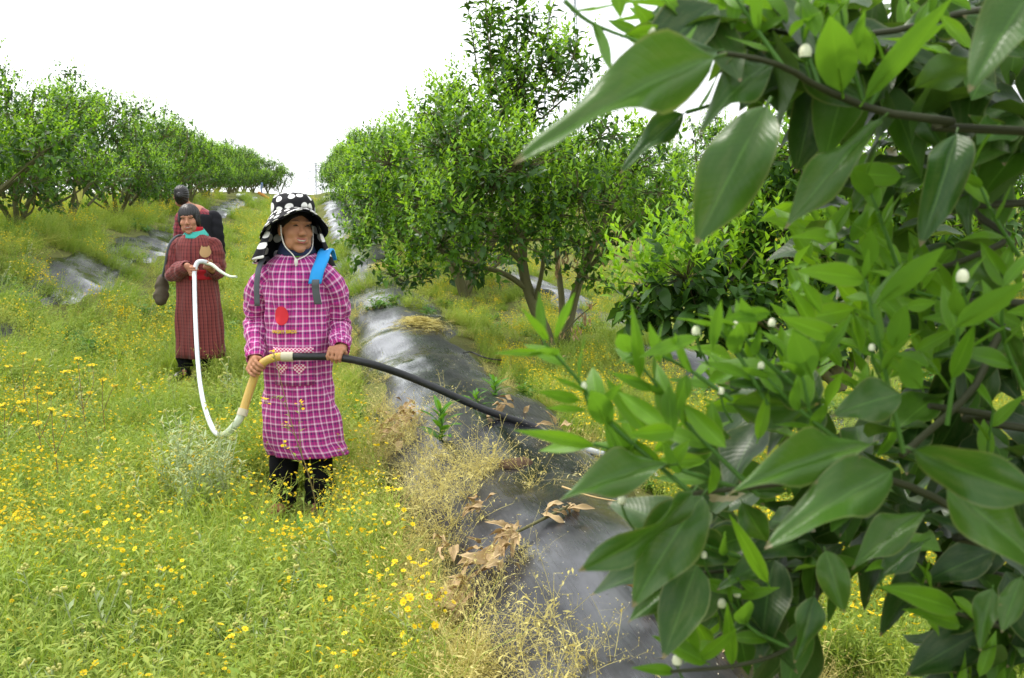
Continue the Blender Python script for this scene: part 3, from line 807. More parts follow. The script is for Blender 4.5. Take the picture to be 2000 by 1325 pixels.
def mid_tree():
    loc = hit(1078, 700)
    loc = Vector((loc.x, 8.15, tz(loc.x, 8.15)))
    o = empty('citrus_tree', loc)
    tag(o, 'big citrus tree with forked trunk and tall top shoots beside the black sheet', 'tree')
    r = R_(301)
    Y = 8.15
    lumps = px_lumps([(735, 400, 70), (760, 320, 80), (830, 400, 120), (800, 480, 90), (880, 300, 120), (860, 480, 80, -.3), (960, 370, 130, -.6), (940, 260, 100), (1000, 470, 90, -.7), (1070, 320, 110), (1060, 420, 100, -.5),
                      (1130, 480, 80, .2), (1180, 400, 110), (1240, 330, 100), (1250, 430, 80), (1200, 470, 70, .4), (1290, 380, 70), (1010, 200, 70), (1280, 270, 55), (1170, 270, 75), (900, 190, 60, .5), (860, 220, 60, .6), (930, 530, 50, -.4), (770, 540, 45), (820, 540, 50), (1150, 545, 45), (720, 470, 60), (1300, 450, 70), (890, 420, 90, -.8), (1010, 330, 110, -.8), (1130, 390, 100, -.7), (980, 120, 70), (1080, 140, 70), (1030, 60, 50), (960, 40, 40), (1120, 110, 50), (1010, 180, 80)], Y, .75, 302)
    lumps = shift(lumps, loc)
    lv = Leaves(); twigs = []
    fill_lumps(lv, r, lumps, 620, .074, .066, 6, 8, .80, twigs)
    # tall water sprouts with large dark leaves
    mb = MB()
    for bx, by, tx, ty in ((945, 250, 905, -40), (985, 240, 945, -60), (990, 260, 985, -30), (1020, 250, 1035, 30), (1040, 240, 1090, 90), (1060, 230, 1160, 120), (1010, 200, 1010, -50), (960, 200, 965, -30), (1080, 200, 1130, 60), (1055, 160, 1080, 10)):
        Yb = Y + r.uniform(-.3, .3)
        p0, p1 = np.array(P(bx, by, Yb)) - np.array(loc), np.array(P(tx, ty, Yb + r.uniform(-.1, .1))) - np.array(loc)
        pts = catmull([p0, (p0 + p1) / 2 + rdir(r) * .04, p1], 10)
        mb.tube(pts, np.linspace(.009, .003, 10), 5)
        nl = int(np.linalg.norm(p1 - p0) / .019)
        for k in range(nl):
            s = k / nl; q = pts[0] + 0; q = np.array([np.interp(s * 9, np.arange(10), pts[:, j]) for j in range(3)])
            a = k * 2.4
            v = np.array([math.cos(a), math.sin(a), r.uniform(-.1, .7)])
            Ll = r.uniform(.085, .145)
            lv.add(q, v, unit(np.array([0, 0, 1]) + rdir(r) * .4), Ll, Ll * .25, int(r.choice([0, 0, 1])))
    for bx, by, tx, ty in ((1110, 200, 1150, 60), (1130, 220, 1175, 150), (1050, 150, 1060, 60), (1020, 170, 975, 110), (1090, 170, 1110, 70), (1150, 230, 1170, 120)):
        p0, p1 = np.array(P(bx, by, Y)) - np.array(loc), np.array(P(tx, ty, Y)) - np.array(loc)
        for s in np.linspace(0, 1, 7):
            shoot(lv, r, p0 + (p1 - p0) * s + rdir(r) * .03, unit(p1 - p0 + rdir(r) * .2), 7, .055, 2, length=.12)
    T = lambda px, py, dy=0: np.array(P(px, py, Y + dy)) - np.array(loc)
    def limb(pp, r0, r1):
        pts = catmull([T(*q) for q in pp], 14); mb.tube(pts, np.linspace(r0, r1, 14), 8)
    limb([(1082, 715), (1065, 650), (1040, 590), (1022, 530), (1020, 460), (1010, 380), (1000, 300), (990, 230)], .062, .016)
    limb([(1090, 710, .1), (1110, 630, .15), (1128, 560, .15), (1160, 480, .1), (1195, 400, .1), (1230, 330, .1)], .055, .014)
    limb([(1095, 705, .2), (1098, 600, .35), (1088, 500, .5), (1085, 420, .5), (1060, 330, .5)], .035, .012)
    limb([(1030, 565), (985, 535, -.1), (920, 515, -.2), (860, 490, -.3), (800, 440, -.3)], .026, .010)
    limb([(1025, 520), (960, 450, .1), (900, 380, .2), (860, 310, .3)], .026, .009)
    limb([(1045, 590), (1060, 520, -.2), (1065, 430, -.4), (1080, 350, -.4)], .022, .009)
    limb([(1130, 550, .1), (1180, 490, -.1), (1230, 440, -.2), (1270, 400, -.2)], .022, .008)
    limb([(1010, 420), (940, 330, -.2), (900, 250, -.1)], .018, .007)
    limb([(1110, 620, .15), (1135, 540, -.1), (1140, 470, -.2)], .016, .007)
    for c, q in twigs: mb.tube([c, (np.array(c) + q) / 2 + rdir(r) * .02, q], [.006, .005, .003], 3, 0, False)
    link('trunk', mb.mesh('mid_tree_trunk', [M['bark']]), o)
    rest = split_leaves(o, lv, 300, OLDF, YNGF, loc)
    tag(link('crown', lv.mesh('mid_tree_crown', LM, rest), o), kind='stuff')
    # withered brown leaves caught in the fork and on a broken twig
    for cx, cy, n, dy in ((1100, 500, 10, -.3), (1090, 520, 8, -.2), (1180, 480, 8, -.2), (1210, 470, 6, -.2), (1120, 620, 9, -.1), (1110, 650, 6, -.1), (1155, 600, 5, -.1)):
        for k in range(n):
            b = np.array(P(cx + r.normal(0, 14), cy + r.normal(0, 10), Y + dy))
            leaf_obj('dead_leaf', DEADM[k % 2], b, (r.normal(0, .3), r.normal(0, .3), -1), rdir(r), r.uniform(.05, .085), o)
    tw = MB(); tw.tube(catmull([T(1095, 655, -.1), T(1130, 620, -.1), T(1165, 592, -.1)], 6), np.linspace(.008, .004, 6), 5)
    link('broken_twig', tw.mesh('broken_twig', [M['bark']]), o)
DEADM = [leaf_mesh('leaf_dead', .20, 2.2, .22, .9, M['dead_o'], ns=7, nt=4, seed=3, tipw=.8), leaf_mesh('leaf_dead', .30, 1.3, .38, 1.1, M['dead_o'], ns=7, nt=4, seed=8, tipw=.8)]
mid_tree()

def second_tree():
    Y = 4.3
    x = (1640 - 1000) / FPX * Y
    loc = Vector((x, Y, tz(x, Y)))
    o = empty('citrus_tree', loc)
    tag(o, 'low bushy citrus tree with bright new shoots between the forked tree and the close leaves', 'tree')
    r = R_(401)
    L3 = []
    rows = [(1270, 560, 75, -.2), (1340, 545, 80, -.3), (1300, 610, 60, -.2), (1230, 590, 45, -.1), (1420, 560, 90, -.2), (1450, 470, 90, .1), (1380, 480, 55), (1500, 390, 90, .1), (1560, 310, 80, 0), (1590, 250, 50), (1640, 420, 110, .1), (1540, 520, 110, 0),
            (1720, 340, 100, .2), (1770, 250, 50, .2), (1780, 450, 110, .2), (1680, 560, 110, .1), (1830, 560, 110, .3), (1900, 430, 90, .3), (1600, 640, 90, 0), (1500, 640, 70, -.1), (1480, 300, 40, .2), (1410, 640, 50, -.2)]
    lumps = shift(px_lumps(rows, Y, .3, 402), loc)
    lv = Leaves(); twigs = []
    for c, rad in lumps:      # mature skirt below, new shoots on top
        c = np.array(c)
        for i in range(int(1900 * rad * rad)):
            d = rdir(r); q = c + d * rad * (r.random() ** .4)
            if d[2] > -.05: shoot(lv, r, q, unit(d * .6 + np.array([-.1, 0, 1.0]) + rdir(r) * .3), 9, .064, 2 if r.random() < .85 else 1, .6, r.uniform(.13, .27))
            else: whorl(lv, r, q, d, 6, .085, 0 if r.random() < .6 else 1, .7)
            if r.random() < .4: twigs.append((c, q))
    mb = MB()
    T = lambda px, py, dy=0: np.array(P(px, py, Y + dy)) - np.array(loc)
    def limb(pp, r0, r1): mb.tube(catmull([T(*q) for q in pp], 12), np.linspace(r0, r1, 12), 7)
    base = (1640, 760)
    limb([base, (1625, 640), (1635, 560), (1655, 470), (1700, 380), (1740, 300)], .035, .008)
    limb([base, (1600, 650), (1570, 560), (1540, 470), (1530, 380), (1565, 280)], .028, .007)
    limb([base, (1560, 680, -.1), (1470, 620, -.2), (1380, 590, -.25), (1290, 580, -.2)], .024, .008)
    limb([base, (1700, 640, .1), (1780, 540, .2), (1850, 470, .3)], .026, .008)
    limb([(1590, 630), (1500, 560), (1450, 490)], .018, .006)
    for c, q in twigs: mb.tube([c, q], [.005, .0025], 3, 0, False)
    link('trunk', mb.mesh('second_tree_trunk', [M['bark']]), o)
    rest = split_leaves(o, lv, 300, OLDF, YNGF, loc)
    tag(link('crown', lv.mesh('second_tree_crown', LM, rest), o), kind='stuff')
second_tree()

# ------------------------------------------------------------------ the close tree whose branches reach in from the right
def near_tree():
    loc = Vector((1.62, .75, tz(1.62, .75)))
    o = empty('citrus_tree', loc)
    tag(o, 'close citrus branches with large glossy leaves and white buds filling the right side', 'tree')
    r = R_(501)
    A = lambda p: np.array(P(p[0], p[1], p[2]))
    camv = Vector((0, 0, CAMZ))
    cnt = [0]
    def pleaf(kind, b, t, wr, d0=.78, d1=None, roll=None, var=None):
        d1 = d0 - .03 if d1 is None else d1
        B, T = P(b[0], b[1], d0), P(t[0], t[1], d1)
        ax = T - B; L = ax.length; ax.normalize()
        v = (camv - (B + T) / 2).normalized(); v = (v - ax * v.dot(ax)).normalized()
        roll = r.uniform(-45, 45) if roll is None else roll
        v = Matrix.Rotation(math.radians(roll), 3, ax) @ v
        if v.z < -.35: v = -v
        ms = OLDM if kind == 'M' else YNGM
        i = cnt[0] % 4 if var is None else var
        wb = (.42 + .05 * (i % 3)) if kind == 'M' else (.26 + .05 * (i % 3))
        leaf_obj('leaf', ms[i], B, ax, v, L, o, .88 * wr / wb); cnt[0] += 1
    # traced by eye: (kind, base, tip, width ratio, depth, tip depth, roll)
    for q in [('M', (1395, 112), (1010, 272), .30, .66, .60, 35, 3), ('M', (1400, 100), (1190, 135), .42, .74, .72, 20), ('M', (1497, 207), (1358, 470), .50, .72, .70, 8, 0), ('M', (1335, 222), (1208, 325), .33, .95, .93, 30),
              ('M', (1722, 232), (1530, 428), .27, .80, .76, 30), ('M', (1868, 262), (1812, 462), .42, .82, .78, -10), ('M', (1785, 172), (1940, 92), .42, .80, .76, 25), ('M', (2030, -40), (1893, 155), .50, .62, .60, 20),
              ('M', (1395, 70), (1285, 82), .45, .82, .82, 30), ('M', (1690, 195), (1545, 105), .55, .84, .82, 20), ('M', (1505, 122), (1368, 216), .40, .80, .76, 40), ('M', (1610, 170), (1500, 100), .5, .86, .84, 15),
              ('M', (1310, 908), (1096, 948), .34, .74, .70, 40, 1), ('M', (1352, 962), (1170, 1142), .36, .72, .68, -40, 2), ('M', (1372, 968), (1232, 1170), .52, .74, .70, 10, 2), ('M', (1700, 868), (1440, 930), .30, .72, .68, 30, 1),
              ('M', (1742, 920), (1500, 1046), .40, .70, .66, 25, 3), ('M', (1785, 880), (2050, 985), .46, .62, .60, 15, 0), ('M', (1850, 950), (2060, 1120), .48, .66, .64, -20, 0), ('M', (1612, 1076), (1650, 1198), .58, .78, .76, 0),
              ('M', (1590, 1165), (1558, 1298), .46, .80, .78, -30), ('M', (1450, 982), (1500, 1068), .60, .86, .86, 10), ('M', (1425, 1088), (1302, 1042), .50, .86, .84, 20), ('M', (1498, 1098), (1402, 1142), .46, .84, .82, 30),
              ('M', (1356, 1112), (1225, 1204), .32, .82, .78, 35), ('M', (1805, 1002), (1662, 1092), .42, .80, .78, 30), ('M', (1808, 1056), (1683, 1140), .30, .82, .80, 45), ('M', (1938, 1150), (1908, 1268), .44, .76, .74, 20),
              ('M', (1995, 1128), (1955, 1232), .46, .74, .72, 10), ('M', (1430, 790), (1600, 800), .55, .84, .82, 20), ('M', (1760, 770), (1630, 800), .7, .76, .76, 20), ('M', (1600, 780), (1430, 735), .40, .82, .80, 35), ('M', (1480, 1105), (1530, 1165), .5, .9, .9, 20),
              ('M', (1560, 1180), (1410, 1225), .34, .86, .84, 40), ('M', (1870, 520), (1978, 562), .56, .90, .90, 25), ('M', (1895, 375), (1885, 462), .5, .95, .93, 40), ('M', (1700, 355), (1665, 412), .6, .95, .95, 20), ('M', (1960, 640), (1990, 720), .6, .9, .9, 20),
              ('M', (1940, 700), (1830, 680), .4, .92, .9, 40), ('M', (1800, 220), (1850, 300), .6, .95, .93, 20), ('M', (1990, 290), (1900, 225), .35, .95, .93, 20), ('M', (2010, 100), (1900, 30), .5, .9, .88, 20), ('M', (1900, 10), (1760, 60), .4, .95, .9, 30),
              ('M', (1600, 1085), (1500, 1055), .4, .9, .9, 20), ('M', (1660, 960), (1560, 985), .35, .9, .88, 40), ('M', (1540, 960), (1450, 950), .35, .88, .86, 40), ('M', (1420, 850), (1300, 870), .5, .86, .86, 15), ('M', (1350, 830), (1430, 860), .55, .84, .84, 10),
              ('Y', (1690, 195), (1862, -12), .22, .80, .74, 20), ('Y', (1645, 180), (1618, 15), .42, .80, .74, 0), ('Y', (1692, 130), (1690, 45), .45, .82, .8, 0), ('Y', (1475, 55), (1375, -5), .4, .85, .82, 20), ('Y', (1205, -30), (1212, 36), .55, .75, .75, 0),
              ('Y', (1250, 66), (1186, 38), .35, .9, .9, 10), ('Y', (1290, 75), (1240, 5), .4, .9, .88, 15), ('Y', (1440, -20), (1430, 60), .5, .8, .8, 10), ('Y', (1720, 590), (1848, 478), .30, .76, .72, 15), ('Y', (1688, 545), (1570, 525), .30, .78, .74, 20),
              ('Y', (1700, 520), (1700, 440), .40, .80, .78, 0), ('Y', (1760, 345), (1640, 338), .40, .9, .88, 20), ('Y', (1770, 600), (1830, 590), .5, .8, .8, 10), ('Y', (1745, 680), (1770, 590), .45, .78, .76, 0), ('Y', (1800, 760), (1750, 690), .45, .78, .76, 10),
              ('Y', (1860, 740), (1905, 630), .30, .76, .74, 0), ('Y', (1865, 640), (2010, 545), .26, .74, .68, 10), ('Y', (1585, 735), (1545, 635), .50, .78, .76, 0), ('Y', (1600, 700), (1660, 620), .30, .78, .76, 0), ('Y', (1640, 660), (1520, 620), .3, .78, .76, 10),
              ('Y', (1085, 662), (1122, 568), .20, .76, .74, 30), ('Y', (1072, 666), (1024, 606), .20, .76, .74, 10), ('Y', (1062, 690), (968, 688), .17, .76, .74, 10), ('Y', (1132, 782), (1048, 766), .28, .78, .76, 15), ('Y', (1145, 802), (1066, 796), .2, .78, .76, 30),
              ('Y', (1160, 872), (1016, 838), .17, .76, .72, 15), ('Y', (1250, 740), (1238, 600), .18, .78, .76, 10), ('Y', (1290, 710), (1268, 632), .24, .78, .76, 0), ('Y', (1362, 658), (1250, 696), .26, .78, .76, 20), ('Y', (1272, 762), (1198, 728), .26, .78, .76, 10),
              ('Y', (1172, 806), (1215, 735), .24, .78, .76, 30), ('Y', (1306, 758), (1312, 858), .42, .78, .78, 0), ('Y', (1342, 732), (1326, 800), .5, .8, .8, 0), ('Y', (1392, 682), (1408, 578), .22, .78, .76, 10), ('Y', (1420, 668), (1428, 598), .35, .8, .8, 10), ('Y', (1468, 655), (1448, 584), .42, .8, .78, 0),
              ('Y', (1230, 900), (1180, 810), .5, .78, .78, 0), ('Y', (1400, 870), (1390, 785), .42, .8, .8, 0), ('Y', (1310, 905), (1345, 862), .5, .78, .77, 0), ('Y', (1505, 610), (1410, 625), .3, .8, .78, 10), ('Y', (1355, 1290), (1322, 1180), .36, .8, .78, 0), ('Y', (1380, 1295), (1284, 1243), .3, .8, .78, 15),
              ('Y', (1318, 1312), (1243, 1303), .26, .8, .78, 10), ('Y', (1365, 1290), (1440, 1225), .28, .8, .78, 20), ('Y', (1430, 1300), (1420, 1180), .2, .8, .78, 0), ('Y', (1872, 1192), (1738, 1146), .25, .78, .74, 15), ('Y', (1875, 1222), (1790, 1190), .22, .8, .76, 20), ('Y', (1500, 1140), (1420, 1000), .18, .8, .78, 10),
              ('Y', (1490, 1160), (1440, 1130), .3, .84, .82, 10), ('Y', (1440, 1165), (1520, 1150), .3, .84, .82, 10), ('Y', (1370, 1135), (1455, 1160), .34, .84, .82, 10), ('Y', (1480, 860), (1500, 760), .3, .8, .8, 20)]:
        kind, b, t_, wr, d0, d1, roll, *v = q
        pleaf(kind, b, t_, wr, d0, d1, roll, v[0] if v else None)
    # branches
    root = np.array(loc)
    trunk = MB()
    trunk.tube(catmull([root + [0, 0, -.05], root + [.02, .05, .4], root + [-.02, .0, .9], root + [.05, .05, 1.5]], 14), np.linspace(.06, .03, 14), 10)
    link('trunk', trunk.mesh('near_tree_trunk', [M['bark']]), o).location = -loc
    def branch(pp, r0, r1, frm=None, mat='bark', n=16):
        pts = [A(p) for p in pp]
        if frm is not None: pts = [root + np.array([0, .02, frm]), *pts]
        mb = MB(); mb.tube(catmull(pts, n), np.linspace(r0, r1, n), 7)
        ob = link('branch' if mat == 'bark' else 'shoot', mb.mesh('branch', [M['twig' if mat == 'bark' else mat]]), o); ob.location = -loc
        return pts
    branch([(2100, 262, .86), (1850, 235, .84), (1720, 218, .82), (1600, 170, .80), (1530, 130, .78), (1440, 108, .76), (1300, 95, .72)], 0.0046, 0.0016, 1.25)
    branch([(2100, 1100, .85), (1930, 1030, .82), (1800, 960, .80), (1700, 932, .78), (1550, 942, .78), (1440, 955, .77), (1345, 965, .76)], 0.0046, 0.0019, .75)
    branch([(2100, 850, .95), (1940, 812, .92), (1815, 793, .9)], 0.0050, 0.0030, .9)
    branch([(2100, 330, 1.1), (1960, 352, 1.08), (1900, 380, 1.05), (1855, 390, 1.0)], 0.0045, 0.0023, 1.15)
    branch([(2100, 400, 1.0), (1970, 470, .98), (1880, 510, .95), (1780, 540, .92)], 0.0050, 0.0023, 1.1)
    branch([(2100, 1240, .9), (1960, 1225, .88), (1860, 1195, .85), (1740, 1150, .80)], 0.0040, 0.0015, .6)
    branch([(2100, 1160, .95), (1800, 1060, .93), (1590, 1110, .9), (1500, 1110, .88), (1360, 1120, .85)], 0.0040, 0.0015, .7)
    branch([(1600, 1105, .9), (1590, 1190, .85), (1540, 1265, .82), (1440, 1300, .8), (1310, 1312, .79)], 0.0025, 0.0015)
    branch([(2100, 40, .95), (1920, 20, .93), (1750, 60, .9), (1560, 70, .88), (1380, 20, .86)], 0.0050, 0.0015, 1.35)
    branch([(2100, 600, .95), (1960, 650, .9), (1900, 760, .86), (1760, 890, .80)], 0.0045, 0.0030, 1.0)
    # green new shoots, each with its leaves
    SH = [((1352, 965, .77), (1200, 835, .78), (1128, 742, .78), (1062, 668, .77)), ((1482, 968, .78), (1345, 832, .79), (1290, 762, .79), (1232, 690, .79)), ((1430, 782, .80), (1350, 725, .8), (1280, 690, .8)), ((1700, 930, .79), (1600, 860, .79), (1570, 745, .78), (1545, 690, .78)),
          ((1765, 885, .79), (1730, 730, .79), (1705, 620, .78), (1690, 545, .78)), ((1850, 830, .80), (1868, 690, .79), (1872, 570, .78)), ((1500, 790, .80), (1440, 690, .8), (1400, 640, .8)), ((1570, 770, .80), (1480, 690, .8), (1440, 640, .8)), ((1960, 650, .85), (1880, 600, .84), (1790, 570, .83)),
          ((1690, 215, .82), (1660, 110, .81), (1640, 10, .80)), ((1700, 205, .82), (1770, 90, .81), (1850, -20, .8)), ((1530, 132, .78), (1480, 60, .78), (1420, -30, .78)), ((1600, 170, .81), (1570, 80, .82), (1565, -10, .82)), ((1102, 2, .80), (1160, 48, .80), (1300, 100, .78)),
          ((1460, 960, .78), (1300, 910, .77), (1160, 868, .76)), ((1480, 1105, .86), (1420, 1080, .85), (1340, 1050, .85)), ((1540, 1265, .82), (1470, 1230, .82), (1430, 1180, .82)), ((1650, 870, .78), (1560, 800, .78), (1500, 740, .78)), ((1340, 220, .95), (1390, 205, .95), (1420, 190, .95)), ((1860, 1195, .85), (1800, 1140, .84), (1760, 1100, .83)),
          ((1990, 500, .9), (1940, 420, .88), (1900, 330, .88)), ((1760, 540, .9), (1720, 430, .88), (1690, 350, .88)), ((1960, 1000, .9), (1930, 900, .88), (1940, 800, .86)), ((2000, 760, .8), (1960, 660, .78), (1960, 560, .76))]
    made = cnt[0]
    budget = 292
    later = Leaves()
    for pp in SH:
        branch(pp, .0022, .0011, None, 'shoot', 10)
        pts = catmull([A(p) for p in pp], 24)
        n = int(np.linalg.norm(pts[-1] - pts[0]) / .024) + 1
        for k in range(n):
            s = .25 + .75 * k / max(1, n - 1)
            q = pts[int(s * 23)]; d = unit(pts[min(23, int(s * 23) + 1)] - pts[max(0, int(s * 23) - 1)])
            a = k * 2.4 + r.uniform(-.4, .4)
            s1 = unit(np.cross(d, [.2, .9, .3])); s2 = np.cross(d, s1)
            rad = math.cos(a) * s1 + math.sin(a) * s2
            L = r.uniform(.038, .060) * (1.1 - .3 * s)
            if cnt[0] < budget:
                i = cnt[0] % 4
                leaf_obj('leaf', YNGM[i], q, d * .7 + rad * .7 + np.array([0, 0, .15]), unit(d * .7 - rad * .6 + rdir(r) * .3), L, o, r.uniform(.9, 1.25)); cnt[0] += 1
    # further leaves of the same tree, deeper in
    for cx, cy, pr, dep, n, kind in ((1800, 30, 150, 1.15, 38, 'M'), (1960, 60, 120, 1.1, 34, 'M'), (1620, 40, 110, 1.0, 26, 'M'), (1480, 30, 90, .95, 26, 'Y'), (1700, 110, 80, .98, 18, 'M'), (1930, 190, 80, 1.05, 16, 'M'), (1750, 320, 60, 1.2, 10, 'M'), (1720, 440, 90, 1.2, 22, 'M'), (1800, 470, 100, 1.2, 26, 'M'), (1650, 400, 60, 1.2, 14, 'Y'),
                                   (1650, 560, 110, .98, 40, 'Y'), (1780, 620, 110, .95, 40, 'Y'), (1900, 600, 90, 1.1, 26, 'M'), (1960, 720, 110, 1.1, 30, 'M'), (1850, 770, 90, 1.1, 24, 'M'), (1620, 710, 100, .95, 36, 'Y'), (1480, 750, 90, .92, 26, 'Y'), (1730, 740, 90, .95, 26, 'Y'), (1990, 600, 90, 1.0, 22, 'Y'),
                                   (1920, 900, 80, 1.1, 18, 'M'), (1990, 960, 80, 1.05, 18, 'M'), (1450, 1010, 80, 1.0, 20, 'M'), (1550, 1080, 90, 1.0, 26, 'M'), (1460, 1120, 70, .98, 18, 'M'), (1700, 1040, 70, 1.0, 16, 'M'), (1900, 1090, 90, .98, 26, 'M'), (1990, 1190, 100, .98, 34, 'M'), (1910, 1270, 90, 1.0, 24, 'M'), (1560, 1210, 45, .95, 10, 'M'), (1400, 1240, 50, .9, 10, 'Y'), (1800, 900, 70, 1.1, 12, 'M'), (1600, 840, 60, 1.05, 10, 'M'), (1930, 1310, 90, .95, 18, 'Y'), (1450, 50, 70, .9, 24, 'M'), (1540, 60, 80, 1.0, 26, 'M'), (1640, 130, 70, 1.0, 22, 'M'), (1740, 150, 70, 1.05, 22, 'M'), (1850, 120, 80, 1.05, 24, 'M'), (1350, 30, 70, .9, 16, 'Y'), (1570, 20, 70, .9, 22, 'Y'), (1830, 60, 80, .95, 22, 'Y'), (1980, 250, 60, 1.05, 14, 'M'), (1880, 330, 60, 1.15, 12, 'M'),
                                   (1590, 450, 70, 1.15, 18, 'Y'), (1720, 520, 80, 1.05, 26, 'Y'), (1860, 660, 80, 1.0, 22, 'Y'), (1540, 780, 70, .95, 18, 'M'), (1660, 900, 70, .98, 16, 'M'), (1380, 900, 50, .88, 10, 'Y'), (1280, 860, 60, .85, 10, 'Y'), (1340, 1060, 50, .92, 10, 'M'), (1620, 1010, 60, 1.0, 14, 'M'), (1760, 980, 60, 1.0, 14, 'M'), (1840, 1200, 50, .95, 12, 'Y')):
        for k in range(n):
            a = r.uniform(0, 6.28); rr = pr * math.sqrt(r.random())
            q = A((cx + rr * math.cos(a), cy + rr * math.sin(a), dep + r.uniform(-.12, .2)))
            if kind == 'M':
                L = r.uniform(.06, .10)
                v = unit(np.array([-.5, -.1, -.35]) + rdir(r) * .8)
                later.add(q, v, unit(np.array([0, -.3, 1]) + rdir(r) * .5), L, L * .24, 0 if r.random() < .68 else 2)
            else:
                L = r.uniform(.035, .055)
                v = unit(np.array([-.25, 0, .55]) + rdir(r) * .7)
                later.add(q, v, unit(np.array([0, -.4, .6]) + rdir(r) * .6), L, L * .18, 1)
    # the rest of its crown, unseen round trunk and overhead, added to shade branches
    for k in range(6500):
        a = rdir(r)
        q = np.array([1.75, .75, 1.75]) + a * np.array([.95, 1.0, 1.0]) * r.random() ** .35
        pxx = q[0] / max(q[1], .05) * FPX + 1000
        inside = q[1] > .35 and pxx < 2040 and abs(q[2] - CAMZ) < .62 * q[1] + .05
        if inside or q[2] < .55 or q[0] < .12 or (q[1] < .3 and q[0] < .5): continue
        L = r.uniform(.06, .10)
        later.add(q, unit(np.array([-.1, -.1, -.3]) + rdir(r) * .8), unit(np.array([0, 0, 1]) + rdir(r) * .5), L, L * .24, int(r.choice([0, 0, 2])))
    b, d, y_, nn, L, w, m = later.frames()
    mb = MB()
    def grid_leaf(i):
        me = (YNG_ARR if m[i] == 1 else OLD_ARR)[i % 4]
        V = me[0]; f = 1.0
        VV = b[i] + (V[:, :1] * d[i] + V[:, 1:2] * y_[i] + V[:, 2:] * nn[i]) * L[i]
        mb.add(VV, me[1], int(m[i]), me[2])
    def arr(wr, fold, bend):
        V = []; UV = []
        for i in range(9):
            s = i / 8
            ww = max(.004, wr * .5 * (s ** .70) * ((1 - s) ** 1.05) / ((.40 ** .70) * (.60 ** 1.05)) if 0 < s < 1 else 0)
            for tt in (-1, -.5, 0, .5, 1): V.append((s, tt * ww, fold * abs(tt) ** 1.3 * ww - bend * s * s + .25 * ww * tt * math.sin(8 * s + 9 * bend))); UV.append((s, tt))
        return np.array(V), np.array([[i * 5 + j, (i + 1) * 5 + j, (i + 1) * 5 + j + 1, i * 5 + j + 1] for i in range(8) for j in range(4)]), np.array(UV)
    OLD_ARR = [arr(.46, .3, .12), arr(.5, .2, .25), arr(.42, .4, .3), arr(.52, .3, .18)]; YNG_ARR = [arr(.32, .5, .05), arr(.38, .4, .2), arr(.28, .5, .12), arr(.35, .5, -.06)]
    for i in range(len(b)): grid_leaf(i)
    tag(link('foliage', mb.mesh('near_tree_foliage', [M['old_vi'], M['young_vi'], M['mid_vi']]), o), kind='stuff').location = -loc
    # white flower buds
    for px, py, rad, d in ((1360, 648, 9, .80), (1437, 637, 8, .80), (1487, 715, 7, .80), (1408, 765, 7, .80), (1140, 755, 7, .78), (1215, 978, 9, .77), (1573, 103, 13, .80), (1590, 45, 10, .82), (1272, 62, 9, .80), (1880, 542, 13, .78), (1508, 632, 8, .80), (1703, 680, 7, .79), (1440, 1160, 8, .84), (1410, 1180, 9, .83), (1323, 1290, 11, .80), (1375, 1085, 7, .85)):
        c = A((px, py, d)); rr = rad / FPX * d
        mb = MB(); V = []; 
        for i in range(7):
            ph = math.pi * i / 6
            for j in range(8):
                th = j * math.pi / 4
                V.append(c + rr * np.array([math.sin(ph) * math.cos(th), math.sin(ph) * math.sin(th), math.cos(ph) * 1.3]))
        mb.add(V, [[i * 8 + j, (i + 1) * 8 + j, (i + 1) * 8 + (j + 1) % 8, i * 8 + (j + 1) % 8] for i in range(4) for j in range(8)], 0)
        mb.add(V, [[i * 8 + j, (i + 1) * 8 + j, (i + 1) * 8 + (j + 1) % 8, i * 8 + (j + 1) % 8] for i in (4, 5) for j in range(8)], 1)
        mb.tube(catmull([c - np.array([0, 0, rr]), c + np.array([.004, .003, -.016]), c + np.array([.012, .008, -.028])], 5), [.0011] * 5, 5, 1)
        link('bud', mb.mesh('bud', [M['bud'], M['shoot']]), o).location = -loc
near_tree()
